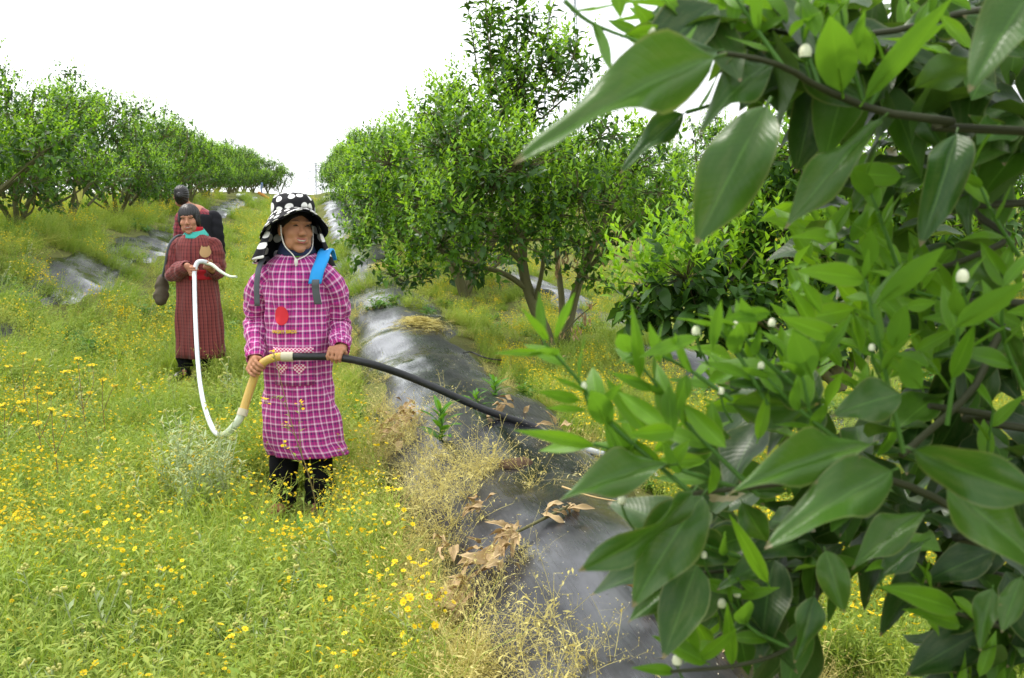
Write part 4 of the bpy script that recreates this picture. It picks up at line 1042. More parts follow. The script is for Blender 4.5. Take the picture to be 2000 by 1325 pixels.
# ------------------------------------------------------------------ people
from mathutils.bvhtree import BVHTree
def smin(a, b, k):
    h_ = np.clip(.5 + .5 * (b - a) / k, 0, 1)
    return b * (1 - h_) + a * h_ - k * h_ * (1 - h_)
class SDF:
    """a body grown as one smooth surface from tapered limbs and ellipsoids"""
    def __init__(s, lo, hi, h):
        s.lo = np.array(lo, float); s.h = h
        s.n = np.ceil((np.array(hi) - s.lo) / h).astype(int) + 1
        s.F = np.full(tuple(s.n), .05, np.float32)
    def _box(s, lo, hi, m=.05):
        a = np.maximum(0, np.floor((np.array(lo) - m - s.lo) / s.h).astype(int)); b = np.minimum(s.n, np.ceil((np.array(hi) + m - s.lo) / s.h).astype(int) + 1)
        sl = tuple(slice(i, j) for i, j in zip(a, b))
        g_ = np.stack(np.meshgrid(*[s.lo[k] + s.h * np.arange(a[k], b[k]) for k in range(3)], indexing='ij'), -1)
        return sl, g_
    def _put(s, sl, d, k, sub):
        if sub: s.F[sl] = -smin(-s.F[sl], d, k)
        else: s.F[sl] = smin(s.F[sl], d, k)
    def cap(s, a, b, r1, r2, k=.02, sub=False):
        a = np.array(a, float); b = np.array(b, float); R = max(r1, r2)
        sl, p = s._box(np.minimum(a, b) - R, np.maximum(a, b) + R)
        ba = b - a
        t_ = np.clip(((p - a) @ ba) / (ba @ ba + 1e-12), 0, 1)
        s._put(sl, np.linalg.norm(p - a - t_[..., None] * ba, axis=-1) - (r1 + (r2 - r1) * t_), k, sub)
    def chain(s, pts, rs, k=.02):
        for i in range(len(pts) - 1): s.cap(pts[i], pts[i + 1], rs[i], rs[i + 1], k)
    def ell(s, c, r, k=.02, R=None, sub=False):
        c = np.array(c, float); r = np.array(r, float); m = r.max()
        sl, p = s._box(c - m, c + m)
        q = p - c
        if R is not None: q = q @ np.array(R)      # R maps local -> world, so world -> local is q @ R
        k0 = np.linalg.norm(q / r, axis=-1); k1 = np.linalg.norm(q / (r * r), axis=-1) + 1e-9
        s._put(sl, k0 * (k0 - 1) / k1, k, sub)
    def mesh(s):
        F = s.F; I = F < 0
        c = [(i, j, k) for i in (0, 1) for j in (0, 1) for k in (0, 1)]
        n = np.array(F.shape) - 1
        cnt = sum(I[i:i + n[0], j:j + n[1], k:k + n[2]].astype(np.int8) for i, j, k in c)
        cells = np.argwhere((cnt > 0) & (cnt < 8))
        idx = np.full(tuple(n), -1, np.int64); idx[tuple(cells.T)] = np.arange(len(cells))
        vals = [F[tuple((cells + np.array(q)).T)] for q in c]
        acc = np.zeros((len(cells), 3)); num = np.zeros(len(cells))
        for a in range(8):
            for b in range(a + 1, 8):
                da = np.array(c[b]) - np.array(c[a])
                if np.abs(da).sum() != 1: continue
                m = (vals[a] < 0) != (vals[b] < 0)
                t_ = np.where(m, vals[a] / (vals[a] - vals[b] + 1e-12), 0)
                acc += np.where(m[:, None], np.array(c[a]) + t_[:, None] * da, 0); num += m
        V = s.lo + s.h * (cells + acc / num[:, None])
        quads = []
        for ax in range(3):
            o1, o2 = [(1, 2), (2, 0), (0, 1)][ax]
            A_ = np.moveaxis(I, ax, 0)
            e = np.argwhere(A_[:-1] != A_[1:])
            full = np.empty_like(e)
            rest = [q for q in range(3) if q != ax]
            full[:, ax] = e[:, 0]; full[:, rest[0]] = e[:, 1]; full[:, rest[1]] = e[:, 2]
            ok = (full[:, o1] > 0) & (full[:, o2] > 0) & (full[:, o1] < n[o1]) & (full[:, o2] < n[o2]) & (full[:, ax] < n[ax])
            full = full[ok]
            ins = I[tuple(full.T)]
            d1 = np.zeros(3, int); d1[o1] = 1; d2 = np.zeros(3, int); d2[o2] = 1
            q = np.stack([idx[tuple((full - d1 - d2).T)], idx[tuple((full - d2).T)], idx[tuple(full.T)], idx[tuple((full - d1).T)]], 1)
            q[~ins] = q[~ins][:, ::-1]
            quads.append(q)
        return V, np.concatenate(quads)

def cloth(name, stripes_u, stripes_v, per_u, per_v, bump=.25, rough=.85, fold=None):
    """woven check: warp and weft stripes averaged, in metres of cloth (uv)"""
    t = NT(name)
    sep = t.n("ShaderNodeSeparateXYZ"); t.l(t.coord('UV'), sep.inputs[0])
    fu = t.math('FRACT', t.math('DIVIDE', sep.outputs[0], per_u)); fv = t.math('FRACT', t.math('DIVIDE', sep.outputs[1], per_v))
    cu = t.ramp(fu, stripes_u, 'CONSTANT'); cv = t.ramp(fv, stripes_v, 'CONSTANT')
    n = t.noise(11, 4, t.coord()); n2 = t.noise(160, 2, t.coord())
    col = t.mix(.5, cu, cv)
    col = t.mix(t.math('MULTIPLY', n2, .18), col, (.05, .03, .06, 1))
    return t.done(t.bsdf(col, rough, .15, t.math('ADD', n, t.math('MULTIPLY', n2, .15)), bump, .02, sheen=.15))
mg, dk, pk, wh, nv = S(188, 52, 138), S(140, 30, 104), S(220, 136, 190), S(240, 216, 232), S(74, 50, 104)
M['plaid'] = cloth('magenta_plaid', [(0, mg), (.22, nv), (.36, mg), (.52, pk), (.60, wh), (.72, pk), (.80, dk)], [(0, mg), (.20, nv), (.36, dk), (.50, pk), (.58, wh), (.70, pk), (.80, mg)], .036, .035)
rd, bk, rr2 = S(132, 64, 60), S(48, 26, 26), S(156, 86, 82)
M['stripe'] = cloth('dark_red_stripe', [(0, rd), (.34, bk), (.62, rr2), (.8, rd)], [(0, rd), (.55, S(120, 56, 54)), (.8, S(98, 46, 46))], .034, .030)
M['plaid2'] = cloth('brick_red_check', [(0, S(150, 60, 66)), (.4, S(70, 30, 38)), (.7, S(165, 80, 84))], [(0, S(150, 60, 66)), (.5, S(80, 36, 44))], .04, .04)
def skin(name, c1, c2):
    t = NT(name); n = t.noise(26, 4, t.coord()); n2 = t.noise(6, 2, t.coord())
    p = t.bsdf(t.mix(n2, t.mix(n, c1, c2), tuple(x * .9 for x in c1[:3]) + (1,)), .62, .25, n, .25, .006)
    p.inputs['Subsurface Weight'].default_value = .12; p.inputs['Subsurface Radius'].default_value = (.01, .004, .002); p.inputs['Subsurface Scale'].default_value = .5
    return t.done(p)
M['skin'] = skin('weathered_skin', (.40, .185, .100, 1), (.50, .255, .145, 1))
M['skin2'] = skin('ruddy_skin', (.42, .19, .115, 1), (.52, .26, .165, 1))
M['black'] = plain('black_trouser_cloth', (.008, .008, .010), .85, .15, .2)
M['navy'] = plain('navy_collar', (.022, .032, .075), .8, .2)
M['hair'] = plain('black_hair', (.012, .010, .010), .42, .5, .5, 60)
M['lip'] = plain('lips', (.36, .10, .085), .45, .35)
M['tooth'] = plain('teeth', (.46, .41, .31), .35, .5, .03)
M['eye'] = plain('dark_eye', (.010, .007, .006), .2, .5)
M['turq'] = plain('turquoise_collar', (.06, .42, .36), .8, .2)
M['redknit'] = plain('red_turtleneck', (.42, .02, .03), .85, .15)
M['bluestrap'] = plain('sky_blue_padded_strap', (.02, .30, .72), .7, .3, .06)
M['greyweb'] = plain('grey_webbing', (.10, .11, .12), .8, .2)
M['cord'] = plain('white_cord', (.70, .68, .62), .7, .2, .05)
M['green'] = plain('green_shirt', (.12, .45, .06), .8, .2)
M['redpatch'] = plain('red_fabric_patch', (.62, .035, .05), .8, .2, .06)
M['yelltext'] = plain('yellow_stitch', (.72, .48, .03), .75, .2, .08)
M['tan'] = plain('tan_plush_patch', (.52, .33, .16), .9, .1, .1)
M['shoe'] = plain('dusty_red_shoe', (.30, .05, .06), .7, .3)
M['boot'] = plain('black_rubber_boot', (.010, .010, .010), .4, .4)
M['bagcloth'] = plain('grey_brown_bag', (.11, .09, .065), .85, .15, .2)
M['jacket'] = plain('black_jacket', (.012, .012, .016), .8, .2, .2)
t = NT('polka_dot_cotton')
vo = t.n("ShaderNodeTexVoronoi"); vo.inputs['Scale'].default_value = 1.0; vo.inputs['Randomness'].default_value = .62
mp = t.n("ShaderNodeMapping"); mp.inputs['Scale'].default_value = (15, 15, 1); t.l(t.coord('UV'), mp.inputs[0]); t.l(mp.outputs[0], vo.inputs['Vector'])
vo.voronoi_dimensions = '2D'
dot = t.ramp(vo.outputs['Distance'], [(.30, (1, 1, 1)), (.33, (0, 0, 0))])
wn_ = t.noise(14, 3, t.coord())
M['dots'] = t.done(t.bsdf(t.mix(dot, (.012, .012, .014, 1), (.78, .77, .74, 1)), .8, .2, wn_, .4, .015))
t = NT('pocket_small_check')
ck = t.n("ShaderNodeTexChecker"); ck.inputs['Scale'].default_value = 1; mp = t.n("ShaderNodeMapping"); mp.inputs['Scale'].default_value = (110, 110, 110); t.l(t.coord('UV'), mp.inputs[0]); t.l(mp.outputs[0], ck.inputs[0])
ck.inputs[1].default_value = S(196, 60, 120); ck.inputs[2].default_value = S(238, 205, 215)
M['check'] = t.done(t.bsdf(ck.outputs[0], .85, .15))

def loft(rings, nth=56, fold=None, closed_end=True, seed=0, thick=.012, turn=0.0, uscale=None):
    """cloth tube through rings (z, cx, cy, rx, ry); fold(theta, s) adds metres to the radius"""
    z = np.array([q[0] for q in rings], float); par = np.array([q[1:] for q in rings], float)
    s_ = np.linspace(0, 1, len(z)); m = 60
    ss = np.linspace(0, 1, m)
    f = lambda c: np.interp(ss, s_, c)
    zz = f(z); cx, cy, rx, ry = [f(par[:, i]) for i in range(4)]
    ker = np.array([1, 2, 3, 2, 1]) / 9
    sm = lambda a: np.concatenate([[a[0]], np.convolve(np.pad(a, 2, mode='edge'), ker, 'valid')[1:-1], [a[-1]]])
    cx, cy, rx, ry = sm(cx), sm(cy), sm(rx), sm(ry)
    th = np.linspace(0, 2 * math.pi, nth + 1)
    V = []; UV = []
    for i in range(m):
        fo = np.array([fold(a, ss[i], zz[i]) for a in th]) if fold else 0
        fo = fo if np.ndim(fo) else np.zeros(nth + 1)
        fo[-1] = fo[0]
        x = cx[i] + (rx[i] + fo) * np.sin(th - math.pi); y = cy[i] + (ry[i] + fo) * np.cos(th - math.pi)   # th = pi is the front (-y), seam at the back
        V.append(np.stack([x, y, np.full(nth + 1, zz[i])], 1))
        UV.append(np.stack([(th - math.pi) * (uscale or rx.mean() * .92), np.full(nth + 1, zz[i])], 1))
    V = np.concatenate(V); UV = np.concatenate(UV)
    i, j = np.meshgrid(np.arange(m - 1), np.arange(nth), indexing='ij')
    a = (i * (nth + 1) + j).ravel(); w = nth + 1
    F = np.stack([a, a + w, a + w + 1, a + 1], 1)
    return V, F, UV, (zz, cx, cy, rx, ry)
def sleeve(pts, rs, nth=28, fold=None, m=34, v0=0, u_s=.07):
    p = catmull(pts, m); r = np.interp(np.linspace(0, 1, m), np.linspace(0, 1, len(rs)), rs)
    V, F, UV = tube_geo(p, r, nth)
    V = V.reshape(m, nth, 3); L = np.concatenate([[0], np.cumsum(np.linalg.norm(np.diff(p, axis=0), axis=1))])
    th = np.arange(nth) * 2 * math.pi / nth
    for i in range(m):
        rad = V[i] - p[i]
        V[i] += rad / (np.linalg.norm(rad, axis=1)[:, None] + 1e-9) * np.array([fold(a, L[i], i / (m - 1)) for a in th])[:, None] if fold else 0
    # seam-safe uv: repeat the first column
    V = np.concatenate([V, V[:, :1]], 1).reshape(-1, 3)
    UV = np.stack(np.broadcast_arrays((np.arange(nth + 1) * 2 * math.pi / nth * u_s)[None, :], (v0 - L)[:, None]), -1).reshape(-1, 2)
    i, j = np.meshgrid(np.arange(m - 1), np.arange(nth), indexing='ij'); w = nth + 1
    a = (i * w + j).ravel()
    return V, np.stack([a, a + 1, a + w + 1, a + w], 1), UV
def cloth_obj(name, geo, mat, parent, thick=.006):
    o = link(name, mesh_np(name, geo[0], geo[1], [mat], uv=geo[2]), parent)
    if thick:
        md = o.modifiers.new('thickness', 'SOLIDIFY'); md.thickness = thick; md.offset = -1
    return o
def sheet(name, fn, nu, nv, mat, parent, thick=.004, uvs=(1, 1)):
    g_ = [fn(a / nu, b / nv) for b in range(nv + 1) for a in range(nu + 1)]
    V = np.array([tuple(q) for q in g_]); UV = np.array([(a / nu * uvs[0], b / nv * uvs[1]) for b in range(nv + 1) for a in range(nu + 1)])
    w = nu + 1
    F = np.array([[b * w + a, b * w + a + 1, (b + 1) * w + a + 1, (b + 1) * w + a] for b in range(nv) for a in range(nu)])
    return cloth_obj(name, (V, F, UV), mat, parent, thick)

def grip(S_, c, ax, n, r, wrist, side=1, fr=.0088):
    """palm on the n side of a rod at c along ax, four fingers curled round it, thumb closing from the other way"""
    c, ax, n = np.array(c, float), unit(ax), np.array(n, float)
    n = unit(n - ax * n.dot(ax)); b = np.cross(ax, n) * side
    at = lambda a, o, ex=0.0: c + ax * o + (n * math.cos(a) + b * math.sin(a)) * (r + fr + ex)
    wr = np.array(wrist, float)
    kn = [at(0.0, o, .010) for o in (-.030, -.010, .010, .030)]
    for i, (o, ln) in enumerate(zip((-.032, -.011, .010, .030), (.80, .95, 1.0, .90))):
        pts = [kn[i] + n * .002, at(.9 * ln, o), at(1.9 * ln, o), at(2.7 * ln, o * .95)]
        S_.chain(pts, [fr * 1.12, fr, fr * .95, fr * .82], .004)
        S_.cap(wr * .72 + kn[i] * .28, kn[i], .017, .012, .012)
    S_.chain([wr * .6 + at(-.3, .028) * .4, at(-.7, .036, .006), at(-1.5, .026), at(-2.2, .012)], [.016, .0115, .0100, .0085], .006)

def head(S_, c, R, s=1.0):
    """skull, jaw, cheeks, brow, nose, lips, ears; local x right, -y forward, z up"""
    R = np.array(R)
    T = lambda x, y, z: np.array(c) + R @ (np.array([x, y, z]) * s)
    E = lambda p, r, k=.02, sub=False: S_.ell(T(*p), np.array(r) * s, k, R, sub)
    E((0, .012, .045), (.074, .092, .083)); E((0, -.028, -.025), (.062, .062, .082), .03)
    for q in (-1, 1):
        E((q * .038, -.068, -.016), (.024, .022, .021), .02); E((q * .029, -.083, .036), (.024, .012, .008), .015)
        E((q * .074, .005, -.002), (.010, .020, .030), .008); E((q * .030, -.101, .018), (.015, .010, .008), .012, True)
        E((q * .012, -.104, -.022), (.009, .010, .008), .006); E((q * .043, -.045, -.065), (.018, .03, .025), .02)
    E((0, -.072, -.092), (.024, .020, .018), .02)
    S_.cap(T(0, -.088, .014), T(0, -.109, -.016), .008 * s, .0125 * s, .012)
    S_.cap(T(-.020, -.088, -.052), T(.020, -.088, -.052), .012 * s, .012 * s, .015)
    E((0, -.098, -.050), (.024, .010, .008), .004, True)
    return T
def face_bits(o, T, R, smile=1.0, squint=.0045, s=1.0):
    def blob(name, pts, rs, mat, sides=8):
        mb = MB(); mb.tube(catmull([T(*p) for p in pts], 11), np.interp(np.linspace(0, 1, 11), np.linspace(0, 1, len(rs)), rs), sides); link(name, mb.mesh(name, [mat]), o)
    for q in (-1, 1):     # narrow smiling eyes, thin brows
        blob('eye', [(q * .016, -.0915, .0165), (q * .029, -.0945, .0205), (q * .042, -.0865, .0165)], [.0010, squint, .0010], M['eye'])
        blob('eyebrow', [(q * .014, -.1005, .038), (q * .030, -.1005, .043), (q * .047, -.087, .036)], [.0008, .0014, .0006], M['hair'])
    w = .033
    up = -.046
    blob('teeth', [(-w * .78, -.0885, up + .0025), (-.011, -.0975, up - .0050), (0, -.0990, up - .0060), (.011, -.0975, up - .0050), (w * .78, -.0885, up + .0025)], [.0012, .0044, .0050, .0044, .0012], M['tooth'])
    blob('lip', [(-w, -.083, up + .008 * smile), (-.013, -.0985, up + .0015), (0, -.1010, up + .0005), (.013, -.0985, up + .0015), (w, -.083, up + .008 * smile)], [.0016, .0036, .0040, .0036, .0016], M['lip'])
    blob('lip', [(-w, -.083, up + .007 * smile), (-.014, -.0955, up - .0115), (0, -.0985, up - .0150), (.014, -.0955, up - .0115), (w, -.083, up + .007 * smile)], [.0016, .0042, .0052, .0042, .0016], M['lip'])
def rot(yaw, pitch=0, roll=0):
    return np.array(Matrix.Rotation(yaw, 3, 'Z') @ Matrix.Rotation(pitch, 3, 'X') @ Matrix.Rotation(roll, 3, 'Y'))
def body_obj(o, S_, mat):
    V, F = S_.mesh()
    return link('body', mesh_np('person_body', V, F, [mat]), o)
def front(info, x, z, off_=.006):
    zz, cx, cy, rx, ry = info
    o_ = np.argsort(zz)
    g_ = lambda a: np.interp(z, zz[o_], a[o_])
    a = np.clip((x - g_(cx)) / g_(rx), -.98, .98)
    return np.array([x, g_(cy) - g_(ry) * math.sqrt(1 - a * a) - off_, z])
def trousers(o, hipx, top, ankle, foot, mat, rt=.085, rb=.055, bend=0.0):
    rings = [(top, hipx, .0, rt, rt), ((top + ankle) / 2 + .05, (hipx + foot[0]) / 2, bend, rt * .85, rt * .85), (ankle + .1, foot[0], foot[1], rb * 1.15, rb * 1.15), (ankle, foot[0], foot[1], rb, rb * 1.1)]
    ph = random.random() * 6
    cloth_obj('trouser_leg', loft(rings, 28, lambda a, s, z: .006 * math.sin(3 * a + 9 * s + ph) + .004 * math.sin(24 * s + 2 * a)), mat, o, .004)
def shoe(o, x, y, mat, yaw=0.0):
    S_ = SDF((x - .08, y - .22, -.01), (x + .08, y + .10, .14), .006)
    d = np.array([math.sin(yaw), -math.cos(yaw), 0]); b = np.array([x, y, .0])
    S_.cap(b + d * -.03 + [0, 0, .035], b + d * .12 + [0, 0, .03], .038, .036, .02); S_.cap(b + [0, 0, .05], b + [0, 0, .11], .036, .042, .03); S_.ell(b + d * .14 + [0, 0, .028], (.036, .04, .026), .02)
    V, F = S_.mesh(); V[:, 2] = np.maximum(V[:, 2], .0)
    link('shoe', mesh_np('shoe', V, F, [mat]), o)

# --- the person in the plaid coat
W1 = hit(588, 1003)
KB = .90
K1 = W1.y / FPX
def w1p(px, py, dy=0.0):           # photo pixel -> local coordinates of this person, dy towards the back
    q = P(px, py, W1.y + dy) - W1; return np.array(q)
def person_plaid():
    o = empty('person', W1)
    tag(o, 'person in a magenta plaid coat and polka dot sun hat holding a black hose', 'person')
    HR = rot(math.radians(31), math.radians(-2), math.radians(3))
    hc = w1p(577, 450)
    shz = w1p(590, 522)[2]; hem = w1p(590, 884)[2]; ch = w1p(580, 505)[2]
    rh, lh = w1p(503, 722, -.17), w1p(655, 697, -.19)
    cx = .01
    shl, shr = np.array([-.15 + cx, .01, shz - .03]), np.array([.15 + cx, .01, shz - .03])
    er, el = np.array([-.212 + cx, .05, shz - .27]), np.array([.185 + cx, .06, shz - .28])
    wr_r, wr_l = rh + np.array([-.030, .07, .055]), lh + np.array([.022, .075, .035])
    S_ = SDF((-.42, -.36, -.02), (.42, .22, 1.62), .0052)
    T = head(S_, hc, HR)
    S_.cap(hc + [0, .02, -.06], [cx, .02, shz + .01], .052, .062, .03)
    S_.chain([[cx, .02, shz - .06], [cx, .0, .95], [cx, .0, .75]], [.075, .085, .085], .03); S_.cap(shl + [.02, 0, -.02], shr + [-.02, 0, -.02], .034, .034, .03)
    for sh, e, w in ((shl, er, wr_r), (shr, el, wr_l)): S_.chain([sh + [0, 0, -.02], e, w], [.034, .036, .027], .02)
    for q, fx in ((-1, w1p(553, 990)[0]), (1, w1p(622, 985)[0])):
        S_.chain([[q * .08 + cx, 0, .75], [fx, -.01, .42], [fx, .01, .07], [fx, -.10, .035]], [.06, .045, .030, .018], .02)
    hose = HOSE1
    def at_hose(p):
        i = np.argmin(np.linalg.norm(hose - (np.array(W1) + p), axis=1)); i = min(max(i, 2), len(hose) - 3)
        return hose[i] - np.array(W1), unit(hose[i + 2] - hose[i - 2])
    c, ax = at_hose(rh); grip(S_, c, ax, [-.8, .15, .5], .0185, wr_r, 1)
    c, ax = at_hose(lh); grip(S_, c, ax, [.1, .15, .95], .0172, wr_l, 1)
    body_obj(o, S_, M['skin'])
    face_bits(o, T, HR, 1.0, .0042)
    # coat
    hw = lambda x0, x1: (x1 - x0) / 2 * K1
    rings = [(shz + .085, cx, .02, .060, .058), (shz + .062, cx, .018, .084, .074), (shz + .022, cx, .012, .142, .095), (shz - .03, cx, .008, .182, .112), (shz - .10, cx, 0, .176, .122), (shz - .22, cx, 0, .172, .128), (shz - .36, cx - .005, 0, .172, .13), (.72, cx - .005, 0, .176, .132),
             (.55, cx, 0, .184, .138), (hem + .06, cx + .014, 0, .206, .150), (hem, w1p(606, 884)[0] - .004, 0, .212, .152)]
    rings = [(q[0], q[1], q[2], q[3] * KB, q[4] * KB) for q in rings]
    def fold(a, s, z):
        k = max(0, min(1, (.95 - z) / .6)); k2 = max(0, min(1, (z - .75) / .2))
        wob = mnoise.noise(Vector((math.sin(a) * 2.2, math.cos(a) * 2.2, z * 5.0)))
        arm = abs(math.sin(a)) ** 4
        return k * (.007 * math.sin(5 * a + 1.2 + 2.0 * z + 2 * wob) + .004 * math.sin(9 * a + 4 * z)) + .006 * math.sin(3 * a + 24 * z + 4 * wob) * k2 + .006 * math.sin(7 * a - 17 * z + 4 * wob) * (.5 + arm) + .014 * wob
    geo = loft(rings, 64, fold, uscale=.175)
    info = geo[3]
    bvh = BVHTree.FromPolygons([tuple(q) for q in geo[0]], [tuple(int(w) for w in q) for q in geo[1]])
    def front(info, x, z, off_=.006):
        q = bvh.ray_cast(Vector((x, -1, z)), Vector((0, 1, 0)))[0]
        return np.array([x, (q.y if q else -.1) - off_ - .0085, z])
    coat = cloth_obj('coat', geo, M['plaid'], o, .007)
    def sf(a, l, s):
        w_ = mnoise.noise(Vector((math.sin(a) * 1.6, math.cos(a) * 1.6, l * 11)))
        return (.007 * math.sin(88 * l + 2 * a + 5 * w_) * (.3 + .7 * (s > .35)) + .010 * w_ + .003 * math.sin(3 * a + 30 * l)) * (s > .05) * (s < .98)
    cu_r = wr_r * .72 + rh * .28; cu_l = wr_l * .72 + lh * .28
    for sh, e, w in ((shl, er, cu_r), (shr, el, cu_l)):
        st = sh + np.array([-.075 * np.sign(sh[0] - cx), 0, .030])
        cloth_obj('sleeve', sleeve([st, sh + np.array([.008 * np.sign(sh[0] - cx), 0, -.035]), (sh + e) / 2 + np.array([.02 * np.sign(sh[0] - cx), 0, 0]), e, (e + w) / 2 + [0, 0, -.012], w], [q * KB for q in (.060, .066, .066, .065, .060, .050)], 32, sf, 44), M['plaid'], o, .006)
    # pocket with check band and two heart patches
    pk = [(w1p(524, 0)[0], w1p(605, 0)[0]), (w1p(0, 745)[2], w1p(0, 674)[2])]
    lerp = lambda ab, t_: ab[0] + (ab[1] - ab[0]) * t_
    pocket = sheet('pocket', lambda a, b: front(info, lerp(pk[0], a), lerp(pk[1], b), .006), 10, 6, M['plaid'], o, .005, (.2, .19))
    sheet('pocket_band', lambda a, b: front(info, lerp(pk[0], a), pk[1][1] - .032 + .036 * b, .011), 10, 2, M['check'], pocket, .004, (.2, .04))
    for px in (541, 577):
        hx, hz = w1p(px, 0)[0], w1p(0, 712)[2]
        th = np.linspace(0, 2 * math.pi, 25)[:-1]
        hp = [(hx + .030 * math.sin(a) ** 3, hz + .0019 * (13 * math.cos(a) - 5 * math.cos(2 * a) - 2 * math.cos(3 * a) - math.cos(4 * a))) for a in th]
        V = [front(info, x, z, .011) for x, z in hp] + [front(info, hx, hz, .013)]
        me = mesh_np('heart_patch', V, np.array([[i, (i + 1) % 24, 24] for i in range(24)]), [M['check']], uv=[(q[0], q[2]) for q in V])
        link('heart_patch', me, pocket)
    # plain round patch and yellow lettering on the chest
    bx, bz = w1p(543, 0)[0], w1p(0, 612)[2]
    th = np.linspace(0, 2 * math.pi, 29)[:-1]
    V = [front(info, bx + .036 * math.cos(a), bz + .045 * math.sin(a), .004) for a in th] + [front(info, bx, bz, .006)]
    link('chest_patch', mesh_np('chest_patch', V, np.array([[i, (i + 1) % 28, 28] for i in range(28)]), [M['redpatch']]), o)
    cur = bpy.data.curves.new('lettering', 'FONT'); cur.body = 'ANGRY BIRDS'; cur.size = .030; cur.align_x = 'CENTER'; cur.extrude = .0008; cur.offset = .0007
    tmp = bpy.data.objects.new('lettering_tmp', cur); COL.objects.link(tmp)
    dg = bpy.context.evaluated_depsgraph_get(); me = bpy.data.meshes.new_from_object(tmp.evaluated_get(dg)); bpy.data.objects.remove(tmp)
    tx, tzz = w1p(547, 0)[0], w1p(0, 645)[2]
    xs = [v.co.x for v in me.vertices]; sc = .125 / (max(xs) - min(xs))
    for v in me.vertices:
        x, y_, z_ = v.co
        v.co = front(info, tx + x * sc, tzz + y_ * sc * 1.1, .004 + z_)
    me.materials.clear(); me.materials.append(M['yelltext'])
    link('lettering', me, o)
    # collar, green shirt edge
    def ring_sheet(name, z0, r0, z1, r1, mat, cy=.02, sq=.95):
        n = 40
        return sheet(name, lambda a, b: np.array([cx + lerp((r0, r1), b) * math.sin(2 * math.pi * a), cy + lerp((r0, r1), b) * sq * math.cos(2 * math.pi * a), lerp((z0, z1), b) + .012 * math.cos(2 * math.pi * a)]), n, 4, mat, o, .004)
    ring_sheet('collar', shz + .068, .092, shz + .118, .070, M['navy'])
    ring_sheet('shirt_neck', shz + .06, .070, shz + .105, .062, M['green'], .008)
    # trousers and shoes
    for q, px in ((-1, 553), (1, 624)):
        fx = w1p(px, 990)[0]
        trousers(o, q * .07 + cx, .56, .06, (fx, .0), M['black'], .072, .060)
        shoe(o, fx, .0, M['shoe'] if q < 0 else M['boot'], .25 * q)
    # hat: crown, brim, neck cape, chin cord
    hz0 = w1p(0, 427)[2]; top = w1p(0, 376)[2]
    hx0 = hc[0] - .012
    Rz = rot(math.radians(24)); 
    def hp(x, y_, z): return np.array([hx0, hc[1] + .008, 0]) + Rz @ np.array([x, y_, 0]) + np.array([0, 0, z])
    def hat(a, b):
        th = 2 * math.pi * a
        if b <= .5:
            q = b / .5; rr = .102 * math.sin(min(1, q * 1.15) * math.pi / 2) ** .7; z = top - (top - hz0 - .055 * (.5 - .5 * math.cos(th)) + .006) * q ** 2.0
            rr += .004 * math.sin(6 * th + 3) * q + .003 * math.sin(11 * th)
        else: rr = .104; z = hz0 - .01
        return hp(rr * math.sin(th) * .98, rr * math.cos(th) * 1.08, z + .006 * math.sin(3 * th) * (b > .2))
    def uvdot(o_, f):
        l = o_.data.uv_layers[0].data
        for p in o_.data.loops: l[p.index].uv = f(o_.data.vertices[p.vertex_index].co)
    H = empty('sun_hat', (0, 0, 0)); H.parent = o
    crown = sheet('hat_crown', lambda a, b: hat(a, b * .5), 44, 14, M['dots'], H, .003, (.64, .16))
    def brim(a, b):
        th = math.pi * (-1 + 2 * a)                    # th 0 = front
        fr = .5 + .5 * math.cos(th)
        rr = .100 + b * (.050 + .040 * fr); dz = .055 * fr - .004 - b * (.016 * fr + .05 * (1 - fr) + .30 * fr * (1 - fr))
        return hp(rr * math.sin(th) * (1 - .06 * b), -rr * math.cos(th) * 1.05, hz0 + dz + .006 * b * math.sin(5 * th + 1))
    hb = sheet('hat_brim', brim, 56, 8, M['dots'], H, .003, (1.25, .21))
    sheet('brim_lining', lambda a, b: brim(a, b * .985) + np.array([0, 0, -.008]), 56, 8, M['black'], hb, .002)
    sh2 = w1p(0, 516)[2]
    def cape(a, b):
        th = math.radians(62 + 236 * a)
        rr = .112 + .070 * b + (.014 * math.sin(9 * th + 1.5) + .008 * math.sin(17 * th)) * b
        edge = abs(2 * a - 1)
        z = hz0 - .025 - b * (hz0 - sh2 - .01 - .05 * (a > .5) * edge + .02 * (1 - edge))
        return hp(rr * math.sin(th) * 1.04, -rr * math.cos(th) * .95, z)
    sheet('neck_cape', cape, 60, 16, M['dots'], H, .003, (.5, .22))
    cb = np.array([T(-.012, -.07, -.128)[0], T(-.012, -.085, -.125)[1] - .02, ch - .005])
    tube_obj('chin_cord', [T(-.079, -.02, .02), T(-.077, -.03, -.03), T(-.066, -.05, -.08), T(-.035, -.07, -.118), cb], .0032, M['cord'], H, 6, 20)
    tube_obj('chin_cord', [T(.079, -.02, .02), T(.078, -.03, -.03), T(.066, -.05, -.085), T(.03, -.075, -.12), cb], .0032, M['cord'], H, 6, 20)
    tube_obj('cord_stop', [cb + [0, 0, .008], cb, cb + [0, -.002, -.014], cb + [0, -.002, -.026]], [.006, .009, .009, .005], M['cord'], H, 8)
    # hair edge under the hat
    S2 = SDF(hc - .16, hc + .16, .006)
    S2.ell(hc + HR @ np.array([0, .016, .044]), (.081, .097, .086), .01, HR); S2.ell(hc + HR @ np.array([0, -.125, -.03]), (.068, .09, .105), .008, HR, True); S2.cap(hc + HR @ np.array([0, -.14, -.1]), hc + HR @ np.array([0, .14, -.17]), .08, .12, .01, True)
    V, F = S2.mesh(); link('hair', mesh_np('hair', V, F, [M['hair']]), o)
    # backpack: two straps over the shoulders, body behind
    bp = empty('backpack', W1)
    tag(bp, 'backpack with a sky blue padded strap worn over the plaid coat', 'backpack')
